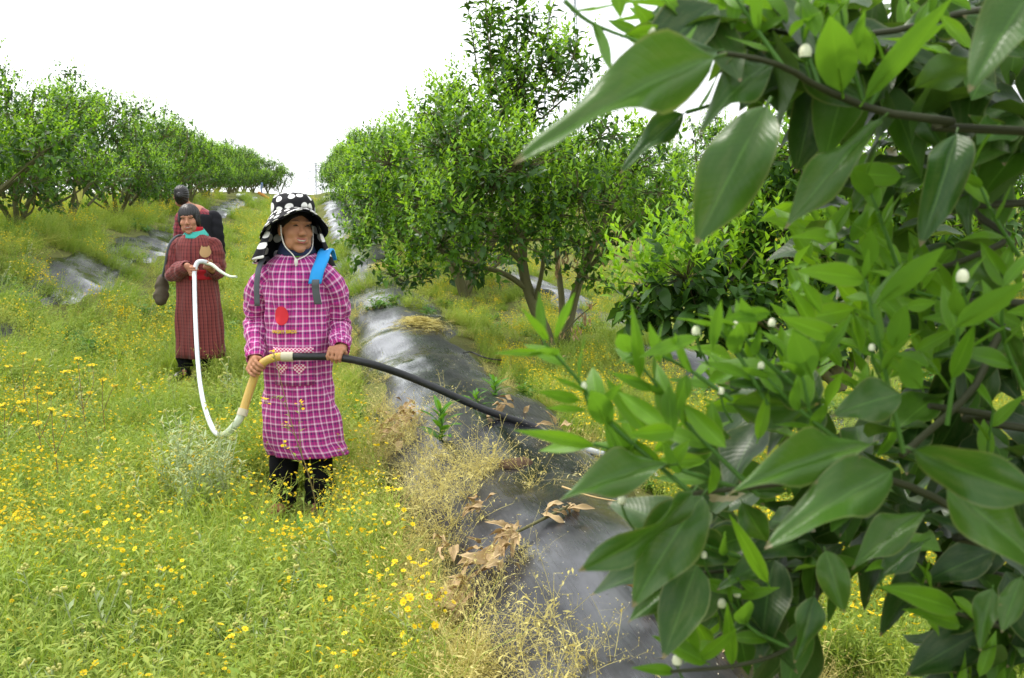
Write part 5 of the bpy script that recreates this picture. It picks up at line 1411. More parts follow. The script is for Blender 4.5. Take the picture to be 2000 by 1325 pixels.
    def strap(pts, w, mat, nm, par):
        # pts: (px, py) down the front, the ribbon lies on the coat
        L = [w1p(px, py, dy) for px, py, dy in pts]
        back = [L[0] + np.array([0, .09, .012]), L[0] + np.array([0, .17, -.04])]
        pl = catmull(back[::-1] + L, 26)
        return sheet(nm, lambda a, b: pl[min(25, int(round(b * 25)))] + np.array([(a - .5) * w, .006 * abs(a - .5), 0]), 4, 25, mat, par, .009)
    st = strap([(633, 496, -.02), (630, 508, -.085), (621, 530, -.125), (615, 555, -.142)], .060, M['bluestrap'], 'shoulder_strap', bp)
    tag(st, 'sky blue padded strap')
    web = strap([(617, 550, -.146), (617, 565, -.146), (619, 580, -.142), (622, 594, -.135)], .032, M['greyweb'], 'strap_webbing', st)
    s2 = strap([(512, 512, -.06), (505, 530, -.12), (502, 560, -.137), (503, 598, -.135)], .022, M['greyweb'], 'shoulder_strap', bp)
    S3 = SDF((-.25, .08, .7), (.25, .36, 1.3), .01)
    S3.cap((cx - .07, .20, shz - .08), (cx + .07, .20, shz - .08), .09, .09, .05); S3.cap((cx - .08, .20, shz - .36), (cx + .08, .20, shz - .36), .10, .10, .08); S3.cap((cx, .2, shz - .1), (cx, .2, shz - .36), .1, .1, .05)
    V, F = S3.mesh(); link('pack_body', mesh_np('pack_body', V, F, [M['bluestrap']]), bp)

# hose through both hands of the plaid-coated person
M['blackhose'] = plain('black_rubber_hose', (.016, .017, .019), .45, .4, .7, 40)
t = NT('yellow_translucent_hose'); p = t.bsdf((.56, .38, .10, 1), .4, .35); p.inputs['Subsurface Weight'].default_value = .3; p.inputs['Subsurface Radius'].default_value = (.02, .012, .004)
M['yellowhose'] = t.done(p)
t = NT('milky_clear_hose'); p = t.bsdf((.60, .66, .52, 1), .25, .5); p.inputs['Subsurface Weight'].default_value = .3; p.inputs['Subsurface Radius'].default_value = (.02, .02, .02)
M['clearhose'] = t.done(p)
M['whitehose'] = plain('white_flat_hose', (.60, .63, .66), .5, .3, .22, 9)
M['clamp'] = plain('pale_hose_clamp', (.55, .50, .36), .45, .4)
Yh = W1.y - .19
yel = [P(474, 806, Yh - .02), P(482, 780, Yh), P(492, 750, Yh + .02), P(503, 722, Yh + .02), P(520, 705, Yh + .01), P(545, 697, Yh), P(568, 697, Yh)]
e1, e2 = hit(1052, 838, .03), hit(1102, 866, .025)
blk = [P(560, 697, Yh), P(600, 697, Yh), P(655, 698, Yh), P(720, 710, Yh - .05), P(790, 733, (Yh * .66 + e1.y * .34)), P(860, 762, (Yh * .4 + e1.y * .6)), P(950, 802, (Yh * .15 + e1.y * .85)), e1, e2]
W2 = hit(362, 738)
HOSE1 = np.vstack([catmull(yel, 40), catmull(blk, 120)])
def hose_one():
    h = empty('water_hose', W1)
    tag(h, 'long water hose, black, yellow and white sections, held by two of the people', 'hose')
    L = lambda pts: [np.array(q) - np.array(W1) for q in pts]
    tag(tube_obj('hose_section', L(yel), .0200, M['yellowhose'], h, 14, 40), 'yellow translucent section')
    tag(tube_obj('hose_section', L(blk), .0180, M['blackhose'], h, 14, 90), 'long black section')
    tag(tube_obj('hose_section', L([P(475, 803, Yh - .02), P(464, 824, Yh - .03), P(450, 840, Yh - .01), P(438, 849, Yh + .05)]), [.0195, .0185, .017, .015], M['clearhose'], h, 14, 20), 'milky clear section')
    Y2 = W2.y - .3
    wl_ = [P(440, 848, Yh + .04), P(428, 850, Yh + .15), P(416, 838, Yh + .4), P(405, 812, Yh + .9), P(396, 780, Yh + 1.5), P(389, 735, Yh + 2.2), P(384, 670, Y2 - 1.0), P(381, 600, Y2 - .5), P(380, 550, Y2 - .1), P(380, 530, Y2), P(385, 514, Y2 + .04), P(395, 511, Y2 + .07), P(405, 514, Y2 + .1)]
    tag(tube_obj('hose_section', L(wl_), [.013, .014, .0145, .0155, .0165, .018, .019, .0195], M['whitehose'], h, 12, 90), 'white section running back to the person in the striped robe')
    q = L([P(476, 799, Yh - .02), P(472, 812, Yh - .03)]); tube_obj('hose_clamp', q, .0245, M['clamp'], h, 14)
    q = L([P(550, 697, Yh), P(573, 697, Yh)]); tube_obj('hose_clamp', q, .0235, M['clamp'], h, 14)
    w = [hit(1098, 864, .022), hit(1150, 880, .018), hit(1210, 898, .018), hit(1270, 925, .016), hit(1330, 965, .015)]
    tag(tube_obj('hose_section', L(w), .0165, M['whitehose'], h, 12, 30), 'white end section lying on the ridge')
hose_one()
person_plaid()

# --- the person in the striped robe
W2 = hit(362, 738)
def w2p(px, py, dy=0.0): return np.array(P(px, py, W2.y + dy) - W2)
hs = [w2p(405, 514, -.20), w2p(395, 511, -.23), w2p(385, 514, -.26), w2p(380, 530, -.29), w2p(380, 580, -.31), w2p(382, 640, -.33), w2p(385, 700, -.36), w2p(390, 750, -.40), w2p(398, 785, -.45), w2p(408, 822, -.50), w2p(425, 860, -.55)]
def person_robe():
    o = empty('person', W2)
    tag(o, 'smiling bareheaded person in a dark red striped robe holding a white hose', 'person')
    hc = w2p(370, 431); shz = w2p(0, 463)[2]; hem = w2p(0, 697)[2]
    HR = rot(math.radians(6), math.radians(3), math.radians(-4))
    cx = w2p(362, 0)[0]
    S_ = SDF((-.42, -.42, -.02), (.42, .22, 1.66), .0058)
    T = head(S_, hc, HR, 1.02)
    S_.cap(hc + [0, .02, -.06], [cx, .02, shz], .052, .06, .03)
    S_.chain([[cx, .02, shz - .06], [cx, 0, 1.0], [cx, 0, .8]], [.075, .085, .085], .03)
    shl, shr = np.array([cx - .148, .01, shz - .05]), np.array([cx + .142, .01, shz - .05]); S_.cap(shl + [.02, 0, -.02], shr + [-.02, 0, -.02], .034, .034, .03)
    rh, lh = w2p(381, 520, -.30), w2p(407, 522, -.20)
    er, el = np.array([cx - .182, -.04, shz - .31]), np.array([cx + .168, .02, shz - .30])
    wr_r, wr_l = rh + np.array([-.075, .03, .0]), lh + np.array([.01, .07, -.03])
    for sh, e, w in ((shl, er, wr_r), (shr, el, wr_l)): S_.chain([sh + [0, 0, -.02], e, w], [.034, .036, .027], .02)
    for q, px in ((-1, 331), (1, 368)):
        fx = w2p(px, 0)[0]
        S_.chain([[q * .08 + cx, 0, .8], [fx, -.01, .42], [fx, .01, .07], [fx, -.10, .035]], [.06, .045, .030, .018], .02)
    grip(S_, hs[3], [0, 0, 1], [-.7, .25, 0], .0195, wr_r, 1); grip(S_, hs[0], [1, 0, 0], [.2, .3, -.9], .0195, wr_l, 1)
    body_obj(o, S_, M['skin2']); face_bits(o, T, HR, 1.3, .003)
    rings = [(shz + .035, cx, .02, .06, .06), (shz + .012, cx, .015, .10, .08), (shz - .02, cx, .01, .132, .10), (shz - .07, cx, .005, .158, .115), (shz - .16, cx, 0, .164, .12), (shz - .34, cx, 0, .156, .122), (shz - .46, cx + .005, 0, .166, .13), (.6, cx + .01, 0, .180, .138), (hem, cx + .015, 0, .194, .146)]
    fold = lambda a, s, z: max(0, min(1, (1.1 - z) / .7)) * (.014 * math.sin(6 * a + 1.0) + .008 * math.sin(11 * a + 3 * z)) + .004 * math.sin(4 * a + 19 * z)
    geo = loft(rings, 60, fold, uscale=.18); info = geo[3]
    cloth_obj('robe', geo, M['stripe'], o, .007)
    sf = lambda a, l, s: .006 * math.sin(70 * l + 2 * a) * (s < .97) + .004 * math.sin(3 * a + 30 * l)
    for sh, e, w in ((shl, er, wr_r), (shr, el, wr_l)):
        sg = np.sign(sh[0] - cx)
        cloth_obj('sleeve', sleeve([sh + [-.05 * sg, 0, .012], sh + [.02 * sg, 0, -.03], (sh + e) / 2 + [.02 * sg, 0, 0], e, (e + w) / 2, w], [.052, .058, .064, .072, .066, .042], 30, sf, 40, u_s=.085), M['stripe'], o, .006)
    # waistband, collar, neck, bear-shaped patch
    zb = w2p(0, 533)[2]
    tag(sheet('waist_pocket', lambda a, b: front(info, cx - .02 + .17 * a, zb - .055 + .085 * b, .016 + .004 * math.sin(9 * b)), 8, 6, M['redknit'], o, .006), 'red waistband pocket')
    lerp = lambda a0, b0, t_: a0 + (b0 - a0) * t_
    sheet('collar', lambda a, b: np.array([cx + lerp(.108, .068, b) * math.sin(2 * math.pi * a), .012 + lerp(.100, .066, b) * math.cos(2 * math.pi * a), shz + .005 + .055 * b + .018 * math.cos(2 * math.pi * a)]), 36, 4, M['turq'], o, .005)
    sheet('turtleneck', lambda a, b: np.array([cx + lerp(.066, .060, b) * math.sin(2 * math.pi * a), .010 + lerp(.068, .062, b) * math.cos(2 * math.pi * a), shz + .01 + .075 * b]), 30, 4, M['redknit'], o, .004)
    bx, bz = w2p(388, 0)[0], w2p(0, 492)[2]
    th = np.linspace(0, 2 * math.pi, 33)[:-1]
    V = [front(info, bx + .040 * math.cos(a) * (1 + .0), bz + .046 * math.sin(a) + (.018 if .6 < a < 1.1 or 2.04 < a < 2.54 else 0), .012) for a in th] + [front(info, bx, bz, .018)]
    link('bear_patch', mesh_np('bear_patch', V, np.array([[i, (i + 1) % 32, 32] for i in range(32)]), [M['tan']]), o)
    # hair: bob with a fringe
    S2 = SDF(hc - .17, hc + .17, .005)
    E = lambda p, r_, k=.008, sub=False: S2.ell(hc + HR @ np.array(p), r_, k, HR, sub)
    E((0, .012, .05), (.086, .103, .092)); E((0, .03, -.01), (.084, .075, .085), .02); E((-.070, -.015, .0), (.018, .04, .055), .015); E((.070, -.015, .0), (.018, .04, .055), .015)
    E((0, -.135, -.035), (.062, .09, .088), .006, True); E((0, 0, -.15), (.2, .2, .075), .006, True)
    V, F = S2.mesh()
    d = V - (hc + HR @ np.array([0, 0, .05])); ang = np.arctan2(d[:, 0], d[:, 1])
    V += d / (np.linalg.norm(d, axis=1)[:, None] + 1e-9) * (.0022 * np.sin(ang * 26) + .0015 * np.sin(ang * 47 + d[:, 2] * 60))[:, None]
    link('hair', mesh_np('hair', V, F, [M['hair']]), o)
    for q, px in ((-1, 331), (1, 368)):
        fx = w2p(px, 0)[0]
        trousers(o, q * .08 + cx, .6, .10, (fx, .0), M['black'], .08, .055); shoe(o, fx, 0, M['boot'], .2 * q)
person_robe()
def hose_two():
    h = empty('hose_offcut', W2)
    tag(h, 'thin pale hose end pointing away from the hands above the striped robe', 'hose')
    tube_obj('hose_section', [w2p(402, 514, -.19), w2p(415, 518, -.25), w2p(430, 530, -.3), w2p(448, 540, -.35), w2p(462, 541, -.4)], [.018, .015, .013, .011, .010], M['clearhose'], h, 10, 20)
hose_two()
def hip_bag():
    b = w2p(316, 565, .02)
    o = empty('shoulder_bag', W2)
    tag(o, 'grey-brown cloth bag hanging at the hip of the striped robe', 'bag')
    S_ = SDF(b - .2, b + .2, .007)
    S_.ell(b + [0, 0, -.02], (.052, .085, .12), .02); S_.ell(b + [.01, 0, .07], (.04, .075, .06), .03); S_.ell(b + [-.01, -.03, -.07], (.05, .06, .06), .03)
    V, F = S_.mesh(); V += .004 * np.sin(V[:, 2:3] * 70 + V[:, 1:2] * 50)
    link('bag_body', mesh_np('bag_body', V, F, [M['bagcloth']]), o)
    tube_obj('strap', [b + [.02, -.03, .10], w2p(322, 520, -.06), w2p(330, 480, -.10), w2p(345, 462, -.02), w2p(360, 460, .12)], .010, M['greyweb'], o, 8, 24)
hip_bag()

# --- the person turned away behind
W3 = Vector((P(372, 500, 11.2).x, 11.2, tz(P(372, 500, 11.2).x, 11.2)))
def w3p(px, py, dy=0.0): return np.array(P(px, py, W3.y + dy) - W3)
def person_back():
    o = empty('person', W3)
    tag(o, 'person in brick red top and black jacket turned away behind the striped robe', 'person')
    hc = w3p(354, 386); shz = w3p(0, 412)[2]; cx = w3p(370, 0)[0]
    HR = rot(math.radians(205), 0, 0)
    lo = np.array([cx - .4, -.4, -.02]); hi = np.array([cx + .4, .4, hc[2] + .2])
    S_ = SDF(lo, hi, .0068)
    T = head(S_, hc, HR)
    S_.cap(hc + [0.01, 0, -.06], [cx - .03, 0, shz], .05, .06, .03); S_.chain([[cx, 0, shz - .05], [cx, 0, .95], [cx, 0, .8]], [.11, .12, .12], .05)
    shl, shr = np.array([cx - .165, 0, shz - .06]), np.array([cx + .165, 0, shz - .06]); S_.cap(shl, shr, .05, .05, .04)
    arms = []
    for sg, sh in ((-1, shl), (1, shr)):
        e, w = sh + [sg * .05, .0, -.28], sh + [sg * .04, .14, -.48]; arms.append((sg, sh, e, w))
        S_.chain([sh, e, w], [.048, .04, .027], .02); hd = w + np.array([0, .05, -.04]); S_.cap(w, hd, .022, .034, .015)
        for i in range(4): q = hd + np.array([(i - 1.5) * .018, .01, -.02]); S_.chain([q, q + [0, .02, -.03], q + [0, .005, -.06]], [.0095, .009, .008], .004)
        S_.chain([hd + [-sg * .03, .01, 0], hd + [-sg * .045, .03, -.03], hd + [-sg * .04, .04, -.055]], [.012, .010, .008], .005)
        S_.chain([[cx + sg * .08, 0, .8], [cx + sg * .09, .01, .42], [cx + sg * .09, 0, .07], [cx + sg * .09, .12, .035]], [.075, .052, .035, .03], .02)
    body_obj(o, S_, M['skin2']); face_bits(o, T, HR)
    geo = loft([(shz + .04, cx - .02, 0, .06, .06), (shz + .01, cx - .01, 0, .11, .085), (shz - .03, cx, 0, .165, .11), (shz - .1, cx, 0, .18, .125), (shz - .4, cx, 0, .172, .13), (.78, cx, 0, .19, .14), (.62, cx, 0, .195, .145)], 48, lambda a, s, z: .006 * math.sin(5 * a + 14 * z), uscale=.18)
    cloth_obj('top', geo, M['plaid2'], o, .006)
    # black jacket slung over the right side of the back and arm
    zz, cxx, cy, rx, ry = geo[3]
    od = np.argsort(zz); gi = lambda a, z: np.interp(z, zz[od], a[od])
    def jk(a, b):
        th = math.radians(20 + 110 * a); z = shz - .03 - .45 * b - .02 * math.sin(th)
        return np.array([gi(cxx, z) + (gi(rx, z) + .018 + .008 * math.sin(8 * b + 5 * a)) * math.sin(th), -(gi(ry, z) + .018) * math.cos(th), z])
    sheet('jacket', jk, 20, 14, M['jacket'], o, .012)
    sf = lambda a, l, s: .005 * math.sin(60 * l + 2 * a) * (s < .97)
    for sg, sh, e, w in arms:
        cloth_obj('sleeve', sleeve([sh + [-.05 * sg, 0, .012], sh + [.02 * sg, 0, -.03], e, w], [.06, .078, .074, .05], 26, sf, 34), M['jacket'] if sg > 0 else M['plaid2'], o, .006)
        trousers(o, cx + sg * .08, .8, .08, (cx + sg * .09, 0), M['black']); shoe(o, cx + sg * .09, 0, M['boot'], math.pi)
    S2 = SDF(hc - .17, hc + .17, .006)
    E = lambda p, r_, k=.008, sub=False: S2.ell(hc + HR @ np.array(p), r_, k, HR, sub)
    E((0, .014, .05), (.083, .100, .090)); E((0, .04, .0), (.078, .072, .075), .02); E((.02, .095, .015), (.045, .040, .045), .012); E((0, .045, -.045), (.060, .045, .040), .02); E((0, -.135, -.035), (.075, .10, .10), .006, True)
    V, F = S2.mesh()
    d = V - (hc + np.array([0, 0, .05])); an = np.arctan2(d[:, 0], d[:, 2]); V += d / (np.linalg.norm(d, axis=1)[:, None] + 1e-9) * (.003 * np.sin(an * 22 + d[:, 1] * 30) + .002 * np.sin(an * 45))[:, None]
    link('hair', mesh_np('hair', V, F, [M['hair']]), o)
person_back()
# ------------------------------------------------------------------ single plants that stand out
FK = []
for i in range(6):
    mb, mf = flower_plant(R_(700 + i), nst=3, hmin=.16, hmax=.32, fl=(3, 7), fr=.0085, mf=MB())
    FK.append((mb.mesh('wild_daisy_stems', [M['feather'], M['yellow'], M['orange']], False), mf.mesh('wild_daisy_blossom', [M['feather'], M['yellow'], M['orange']], False)))
r = R_(91); n = 0
while n < 300:
    Y = 2.2 * (6.0 / 2.2) ** r.random(); px = r.uniform(-80, 2080); X = (px - 1000) / FPX * Y; u = X + .2 * Y
    if on_sheet(np.array(u), np.array(Y), -.05) or (u > 1.2 and Y < 2.0): continue
    if not (1560 < px < 1860 and Y < 3.2) and r.random() > .25 + .75 * patch(X, Y, 1.5, 1): continue
    if abs(X / Y * W1.y - W1.x) < .24 and W1.y - .9 < Y < W1.y + .25: continue
    k = n % 6; s = r.uniform(.75, 1.25) * (.7 if u > 1.2 else 1.0)
    o = link('wild_daisy', FK[k][0], None, (X, Y, tz(X, Y) - .005)); o.scale = (s, s, s); o.rotation_euler = (r.normal(0, .12), r.normal(0, .12), r.uniform(0, 6.28))
    tag(o, 'small yellow wild daisy plant in the grass beside the path' if u < 1.2 else 'small yellow wild daisy plant under the citrus trees', 'wildflower', 'wild daisies beside the path' if u < 1.2 else 'wild daisies under the citrus trees')
    link('blossom', FK[k][1], o)
    n += 1

def tall_weed(base, branches, label, heads=9, fr=.011, flat=True, seed=1, group=None, stem='stem_r'):
    """one tall branching weed: a main stem, side stems ending in flower clusters"""
    r = R_(seed)
    o = empty('flowering_weed', base); tag(o, label, 'wildflower', group)
    mb = MB(); mf = MB(); B = np.array(base)
    for pts, rad in branches:
        p = catmull([np.array(q) - B for q in pts], 12)
        mb.tube(p, np.linspace(rad, rad * .45, 12), 5)
        for k in range(3, 11, 2):
            a = r.uniform(0, 6.28); leaflet(mb, p[k], [math.cos(a), math.sin(a), .4], [0, 0, 1], r.uniform(.025, .05), r.uniform(.004, .009), 1)
        e = p[-1]
        for k in range(heads):
            a = r.uniform(0, 6.28); rr = r.uniform(.004, .028)
            q = e + np.array([math.cos(a) * rr, math.sin(a) * rr, r.uniform(-.006, .006) if flat else r.uniform(-.025, .02)])
            mb.tube([e - np.array([0, 0, .025]), q], [.0009, .0007], 3, 1, False)
            flower(mf, q, [r.normal(0, .4), -.35 + r.normal(0, .4), 1], fr * r.uniform(.7, 1.1))
    link('stem', mb.mesh('weed_stem', [M[stem], M['feather']]), o)
    link('blossom', mf.mesh('weed_blossom', [M['feather'], M['yellow'], M['orange']], False), o)
Yp = W1.y - .45
c_ = lambda px, py, d=0: P(px, py, Yp + d)
b0 = hit(628, 1062); b0 = Vector((c_(625, 1030).x, Yp, tz(c_(625, 1030).x, Yp)))
tall_weed(b0, [([b0, c_(612, 960), c_(590, 890), c_(570, 830), c_(545, 730), c_(535, 690)], .0035), ([c_(590, 890), c_(584, 840), c_(586, 790)], .002), ([c_(575, 850), c_(566, 838), c_(563, 828)], .002), ([c_(560, 800), c_(545, 780), c_(520, 778)], .0015), ([c_(600, 920), c_(575, 890), c_(556, 866)], .002),
               ([c_(618, 985), c_(650, 960), c_(642, 918)], .002), ([c_(612, 960), c_(612, 930), c_(605, 912)], .0015), ([c_(622, 1000), c_(600, 985), c_(566, 960)], .0015)],
          'tall thin yellow-flowered weed rising in front of the plaid coat', 6, .0085, False, 3)
for i, (px, py, tx, ty, lab) in enumerate(((95, 960, 72, 758, 'tall reddish weed stem with a broad yellow cluster at the far left edge'), (128, 975, 100, 800, 'tall weed with two thin red-brown stems and yellow clusters'), (185, 900, 152, 700, 'tall yellow-topped weed between the red-stemmed weeds and the striped robe'), (20, 900, 10, 790, 'yellow-topped weed cut by the picture edge'),
                                           (215, 870, 200, 742, 'shorter yellow-topped weed beside the tall ones on the path'), (60, 830, 45, 690, 'slender yellow-topped weed behind the red-stemmed weed'))):
    b = hit(px, py + 40); Y = b.y
    t0, t1 = P(tx, ty, Y), P(tx + 28, ty + 12, Y + .05); m0 = P((px + tx) / 2 - 6, (py + ty) / 2, Y)
    tall_weed(b, [([b, m0, t0], .0035), ([m0, P((px + tx) / 2 + 14, (py + ty) / 2 - 50, Y), t1], .0025), ([m0, P((px + tx) / 2 - 24, ty + 60, Y), P(tx - 26, ty + 26, Y)], .002)], lab, 12, .008, True, 20 + i, 'tall yellow weeds on the path')

def pale_weed(px, py, Y, label, seed):
    """a knee-high silvery weed: leaning stalks set with narrow pale leaves, creamy tops"""
    r = R_(seed); top = P(px, py, Y); b = Vector((top.x + r.uniform(-.04, .04), Y, tz(top.x, Y)))
    o = empty('silver_weed', b); tag(o, label, 'weed', 'tall silvery weeds beside the hose')
    mb = MB(); mf = MB()
    for k in range(6):
        a = r.uniform(0, 6.28); h_ = (top.z - b.z) * r.uniform(.72, 1.08); ln = r.uniform(.02, .13)
        pts = catmull([(r.normal(0, .01), r.normal(0, .01), 0), (ln * .3 * math.cos(a), ln * .3 * math.sin(a), h_ * .5), (ln * math.cos(a), ln * math.sin(a), h_)], 16)
        mb.tube(pts, np.linspace(.0028, .0015, 16), 4, 0, False)
        for i in range(3, 16):
            for q in range(2):
                a2 = r.uniform(0, 6.28); leaflet(mb, pts[i], [math.cos(a2), math.sin(a2), r.uniform(.1, 1.2)], [0, 0, 1], r.uniform(.03, .065), r.uniform(.003, .0055), 0)
        for q in range(8): budcup(mf, pts[-1] + np.array([r.normal(0, .008), r.normal(0, .008), r.uniform(-.004, .006)]), r.uniform(.003, .005), 0)
    link('stalk', mb.mesh('silver_stalk', [M['silver']], False), o); link('flower_head', mf.mesh('silver_head', [M['paleyel']], False), o)
for i, (px, py, Y) in enumerate(((345, 812, 4.6), (365, 800, 4.75), (388, 818, 4.55), (405, 832, 4.45), (424, 838, 4.4), (440, 850, 4.35), (330, 850, 4.4), (372, 858, 4.3), (410, 872, 4.25), (352, 885, 4.15))):
    pale_weed(px, py, Y, ['first', 'second', 'third', 'fourth', 'fifth', 'sixth', 'seventh', 'eighth', 'ninth', 'tenth'][i] + ' of the knee-high silvery weeds hiding the bend of the white hose', 800 + i)

M['lance'] = leafmat('lance_leaf_green', (.075, .23, .020), (.12, .30, .03), .42, .5, .3, per='object', veins=True)
LAN = [leaf_mesh('lance_leaf', .17 + .05 * i, .4, .35, .2, M['lance'], ns=7, nt=2, tipw=1.0, seed=i) for i in range(3)]
def leafy(px, py, label, n, Lm, h, seed):
    r = R_(seed); b = hit(px, py)
    o = empty('leafy_weed', b); tag(o, label, 'plant')
    mb = MB(); mb.tube(catmull([(0, 0, 0), (.01, .0, h * .5), (0, 0, h)], 6), [.004] * 6, 5); link('stem', mb.mesh('leafy_stem', [M['shoot']]), o)
    for k in range(n):
        a = k * 2.4 + r.uniform(-.3, .3); z = h * (.15 + .85 * k / n)
        leaf_obj('leaf', LAN[k % 3], np.array(b) + [0, 0, z], (math.cos(a), math.sin(a), .45 + .9 * k / n), (0, 0, 1), Lm * r.uniform(.75, 1.15) * (1.1 - .4 * k / n), o)
leafy(592, 1110, 'lance-leaved green plant in front of the feet of the plaid-coated person', 15, .13, .16, 1)
leafy(690, 1080, 'lance-leaved green plant at the foot of the weedy ridge', 15, .14, .15, 2)
leafy(620, 1200, 'broad rosette of green leaves lower down the weedy slope', 12, .11, .07, 3)
leafy(965, 785, 'dark leafy clump beside the black hose on the ridge', 16, .12, .12, 4)
leafy(930, 800, 'small leafy clump next to the dark one by the hose', 12, .09, .08, 5)
leafy(860, 880, 'upright green tuft growing through the black sheet', 16, .16, .20, 6)

# ------------------------------------------------------------------ dead leaves, straw, tube on the ridge
def dead_bundle(label, spots, twig=None, seed=0, L=(.055, .095), cat='dead leaves', hang=(0, -.3, -.2)):
    r = R_(seed); c0 = hit(*spots[0][:2], .05)
    o = empty('dead_leaf_bundle', c0); tag(o, label, cat)
    if twig:
        mb = MB(); pts = [np.array(hit(px, py, .06 + .02 * i / len(twig))) - np.array(c0) for i, (px, py) in enumerate(twig)]
        mb.tube(catmull(pts, 14), np.linspace(.006, .003, 14), 6); link('twig', mb.mesh('dead_twig', [M['bark']]), o)
    for px, py, n, sx, sy in spots:
        for k in range(n):
            q = hit(px + r.normal(0, sx), py + r.normal(0, sy), .055 + r.uniform(0, .03))
            d = unit(np.array(hang) + rdir(r) * .55); 
            leaf_obj('leaf', DEADM[k % 2], np.array(q), d, unit(np.array([0, -.2, 1]) + rdir(r) * .7), r.uniform(*L), o)
dead_bundle('heap of tan dead leaves at the edge of the black sheet behind the dry weeds', [(805, 800, 26, 18, 14), (780, 830, 22, 14, 14)], None, 1, (.055, .10), hang=(-.3, -.4, -.1))
dead_bundle('long twig with hanging tan dead leaves lying across the wet sheet', [(1000, 1045, 18, 14, 12), (960, 1085, 24, 16, 14), (905, 1150, 20, 14, 16), (885, 1180, 10, 10, 8)], [(1110, 990), (1040, 1025), (980, 1060), (920, 1120), (890, 1160)], 2, (.055, .10), hang=(-.5, -.6, -.1))
dead_bundle('small tan leaf cluster on the dark hump of the sheet', [(940, 985, 8, 14, 8)], None, 3, hang=(-.4, -.5, 0))
dead_bundle('tan dead leaves caught in dry weeds left of the long twig', [(872, 1072, 8, 10, 14)], [(880, 1045), (868, 1100)], 4, hang=(-.3, -.4, 0))
dead_bundle('dark red-brown curled leaves at the top end of the long twig', [(1075, 1005, 4, 12, 6), (1100, 990, 4, 10, 5)], None, 5, (.06, .09), hang=(.6, .2, .15))
dead_bundle('few brown leaves by the blue tube tie', [(1285, 1160, 5, 14, 6)], None, 6, hang=(-.6, -.2, 0))
dead_bundle('orange-brown curled leaves on the sheet below the close foliage', [(1475, 1250, 9, 22, 10)], None, 7, (.06, .10), hang=(-.6, -.2, 0))
dead_bundle('crumpled brown leaves near the bottom edge under the close foliage', [(1560, 1300, 6, 14, 8)], None, 8, hang=(-.6, -.2, 0))
dead_bundle('single curled tan leaf lying on the wet sheet', [(1008, 1100, 1, 2, 2)], None, 9, (.03, .04))
dead_bundle('scatter of brown leaves behind the black hose', [(1010, 795, 9, 30, 5), (1090, 830, 5, 16, 5)], None, 10, hang=(-.6, -.2, 0))
dead_bundle('brown leaves fallen where the trunk of the forked tree stands', [(1110, 690, 10, 24, 6)], None, 11, (.06, .09), hang=(-.6, -.2, 0))
def straw_heap(px, py, w, dpt, label, n, seed):
    r = R_(seed); c0 = hit(px, py)
    o = empty('straw_heap', c0); tag(o, label, 'straw')
    mb = MB()
    for k in range(n):
        a = r.uniform(0, 6.28); rr = abs(r.normal(0, .55))
        q = np.array([rr * math.cos(a) * w, rr * math.sin(a) * dpt, .012 + .05 * max(0, 1 - rr) * r.random()])
        q[2] += tz(c0.x + q[0], c0.y + q[1]) - c0.z + .03
        b = r.uniform(0, 6.28); L = r.uniform(.03, .09)
        d = np.array([math.cos(b), math.sin(b) * .6, r.normal(0, .12)]) * L
        mb.ribbon([q - d, q + np.array([0, 0, .006]), q + d], [.002, .003, .002], [-math.sin(b), math.cos(b), .3], 0)
    tag(link('straw', mb.mesh('straw', [M['straw']]), o), kind='stuff')
straw_heap(822, 640, .24, .35, 'flat patch of pale dry straw on the sheet beside the forked tree', 900, 1)
straw_heap(745, 528, .2, .5, 'far patch of dry straw on the sheet behind the plaid-coated person', 500, 2)

M['bluetie'] = plain('blue_plastic_tie', (.01, .12, .55), .4, .4)
def drip_tube():
    pts = [hit(1290, 1168, .06), hit(1320, 1178, .05), hit(1350, 1192, .045), hit(1400, 1225, .045), hit(1450, 1290, .045)]
    o = empty('drip_tube', pts[0]); tag(o, 'thin black irrigation tube with a blue clip on the wet sheet', 'tube')
    L = [np.array(q) - np.array(pts[0]) for q in pts]
    tube_obj('tube', L, .0035, M['blackhose'], o, 8, 24)
    mb = MB(); a = np.array([0, 0, .004]); mb.tube([a + [-.010, 0, 0], a + [.012, 0, 0]], [.006, .006], 8); mb.tube([a + [-.008, 0, 0], a + [-.010, -.004, -.05]], [.0045, .003], 6)
    tag(link('clip', mb.mesh('clip', [M['bluetie']]), o), 'blue plastic clip')
    p2 = [hit(905, 690, .05), hit(920, 688, .05), hit(950, 700, .05), hit(985, 705, .04)]
    o = empty('drip_tube', p2[0]); tag(o, 'short black irrigation tube by the straw beside the forked tree', 'tube')
    tube_obj('tube', [np.array(q) - np.array(p2[0]) for q in p2], .006, M['blackhose'], o, 8, 16)
drip_tube()
def stick(name, label, px, rad, mat, cat):
    pts = [hit(*q[:2], q[2] if len(q) > 2 else .05) for q in px]
    o = tube_obj(name, pts, np.linspace(rad, rad * .6, 12), mat, None, 6, 12); tag(o, label, cat)
M['drystem'] = plain('dry_plant_stem', (.50, .36, .16), .8, .2)
stick('dry_stalk', 'bare straw-coloured stalk across the sheet below the white hose end', [(1098, 952), (1160, 972), (1240, 985)], .004, M['drystem'], 'stalk')
stick('dry_stalk', 'dark dry stalk in the weeds at the lower edge of the sheet', [(800, 1275), (835, 1262), (862, 1245)], .005, M['bark'], 'stalk')
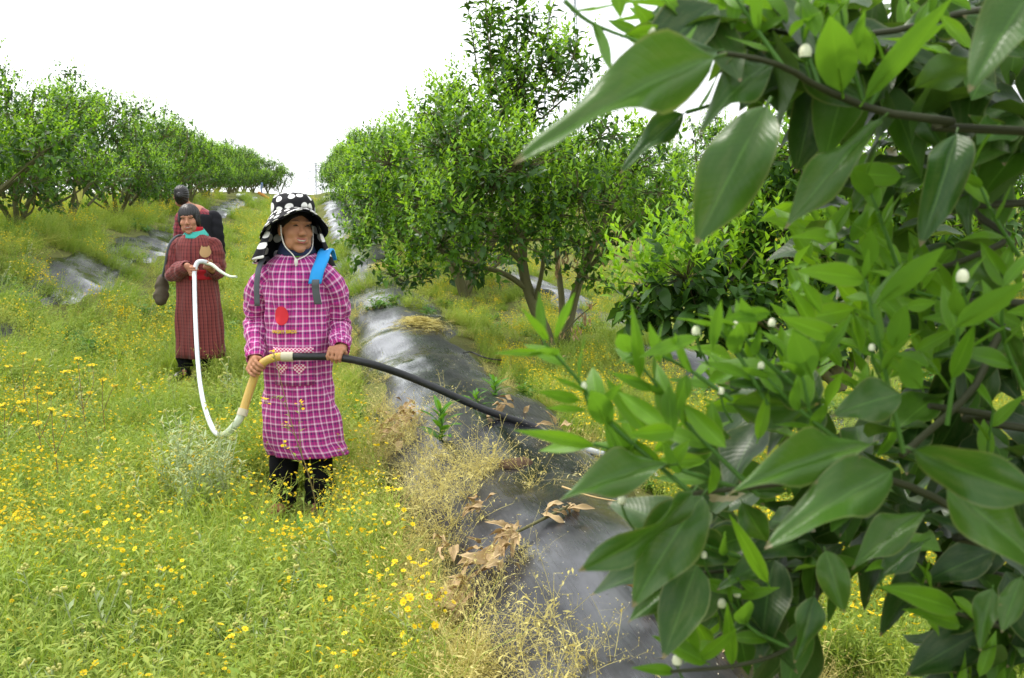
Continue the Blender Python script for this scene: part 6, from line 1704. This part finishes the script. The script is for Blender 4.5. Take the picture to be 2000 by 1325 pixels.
def stone():
    c = hit(1005, 912, .02); S_ = SDF(np.array(c) - .12, np.array(c) + .12, .01)
    S_.ell(np.array(c), (.07, .05, .035), .02); S_.ell(np.array(c) + [.04, .01, .005], (.04, .04, .03), .02); V, F = S_.mesh(); V -= np.array(c)
    V *= 1 + .16 * np.array([mnoise.noise(Vector(q) * 34) + .6 * mnoise.noise(Vector(q) * 80) for q in V])[:, None]
    tag(link('soil_clod', mesh_np('soil_clod', V, F, [plain('brown_soil_clod', (.10, .065, .042), .95, .1, .4, 60)]), None, c), 'brown clod of soil on the sheet among dry weeds', 'clod')
stone()

# ------------------------------------------------------------------ far things
def pylon(px, Y, ztop, wb, wt, rad, label):
    x = (px - 1000) / FPX * Y; zb = tz(x, Y)
    o = empty('power_pylon', (x, Y, zb)); tag(o, label, 'pylon')
    H = ztop - zb; mb = MB()
    cor = lambda z: (wb + (wt - wb) * min(1, z / (H * .8))) / 2
    lev = np.linspace(0, H, 12)
    for sx, sy in ((1, 1), (1, -1), (-1, 1), (-1, -1)): 
        lm = MB(); lm.tube([np.array([sx * cor(z), sy * cor(z), z]) for z in lev], rad, 4); link('leg', lm.mesh('pylon_leg', [M['steel']], False), o)
    for i in range(11):
        a, b = cor(lev[i]), cor(lev[i + 1])
        for sy in (1, -1):
            mb.tube([(-a, sy * a, lev[i]), (b, sy * b, lev[i + 1])], [rad * .5] * 2, 3, 0, False); mb.tube([(a, sy * a, lev[i]), (-b, sy * b, lev[i + 1])], [rad * .5] * 2, 3, 0, False)
            mb.tube([(sy * a, -a, lev[i]), (sy * b, b, lev[i + 1])], [rad * .5] * 2, 3, 0, False)
    link('bracing', mb.mesh('bracing', [M['steel']], False), o)
    for z, w in ((H * .80, wb * .9), (H * .89, wb * .75), (H * .97, wb * .6)):
        am = MB(); am.tube([(-w, 0, z), (0, 0, z + wt * .4), (w, 0, z)], [rad * .6, rad, rad * .6], 4); am.tube([(-w, 0, z), (w, 0, z)], rad * .6, 4); link('cross_arm', am.mesh('cross_arm', [M['steel']], False), o)
pylon(628, 420, 23.5, 6.4, 2.6, .16, 'distant pale lattice pylon standing beyond the crest between the tree rows')
pylon(1095, 190, 62, 9, 4, .11, 'pale lattice pylon half hidden behind the top shoots of the forked tree')
def pole():
    x, Y = P(1890, 200, 42).x, 42.0
    o = empty('utility_pole', (x, Y, tz(x, Y))); tag(o, 'slim pale concrete pole seen through a gap in the close leaves', 'pole')
    M['conc'] = plain('pale_concrete', (.52, .52, .50), .85, .2)
    H = P(1890, 120, 42).z - tz(x, Y)
    tube_obj('shaft', [(0, 0, 0), (0, 0, H)], [.13, .085], M['conc'], o, 10); tube_obj('cross_bar', [(-.6, 0, H - .3), (.6, 0, H - .3)], .04, M['steel'], o, 6)
pole()
def rag_post():
    b = hit(524, 396); YB = b.y
    o = empty('leaning_post', b); tag(o, 'leaning orange-brown post with a blue rag on the far crest', 'post')
    M['pinewood'] = plain('orange_pine', (.55, .24, .06), .7, .2); M['ragblue'] = plain('blue_grey_rag', (.18, .25, .42), .85, .1)
    L = lambda px, py: np.array(P(px, py, YB) - b)
    tube_obj('post', [L(535, 398), L(521, 386), L(504, 376)], .0016 * YB, M['pinewood'], o, 8)
    sheet('rag', lambda a, c: L(509 + 3 * a, 357 + 22 * c) + np.array([.02 * math.sin(9 * c), .05 * math.sin(7 * a + 3 * c), 0]), 3, 8, M['ragblue'], o, .01)
    tube_obj('rail', [L(540, 405), L(528, 398), L(518, 402), L(512, 415)], .0007 * YB, M['bark'], o, 6)
    q = hit(468, 390)
    r = R_(4)
    S_ = SDF((-.5, -.4, -.05), (.5, .4, .6), .02)
    for k in range(9): S_.ell((r.normal(0, .16), r.normal(0, .1), .12 + .14 * r.random()), (.11, .09, .10), .05)
    V, F = S_.mesh(); V += .02 * np.sin(V[:, :1] * 31 + V[:, 2:3] * 23); V *= .55
    M['plastic'] = plain('white_plastic_bag', (.75, .77, .80), .35, .4, .05)
    tag(link('plastic_bag', mesh_np('plastic_bag', V, F, [M['plastic']]), None, q + Vector((0, 0, .05))), 'crumpled white plastic bag on the far crest beside the leaning post', 'bag')
rag_post()
def yellow_card():
    x, Y = P(155, 378, 15.6).x, 15.6
    c = P(155, 378, 15.6)
    o = empty('sticky_card', c); tag(o, 'pale yellow card hanging among the leaves of the bank trees', 'card')
    M['cardyel'] = plain('pale_yellow_card', (.60, .58, .16), .6, .2, .1)
    sheet('card', lambda a, b: np.array([-.07 + .13 * a * (1 - .8 * b) + .05 * b, .05 * math.sin(2.5 * a), .12 - .26 * b - .05 * a * b]), 6, 6, M['cardyel'], o, .003)
    tube_obj('wire', [(0, 0, .11), (.01, 0, .2), (0, .02, .32)], .004, M['bark'], o, 5)
yellow_card()
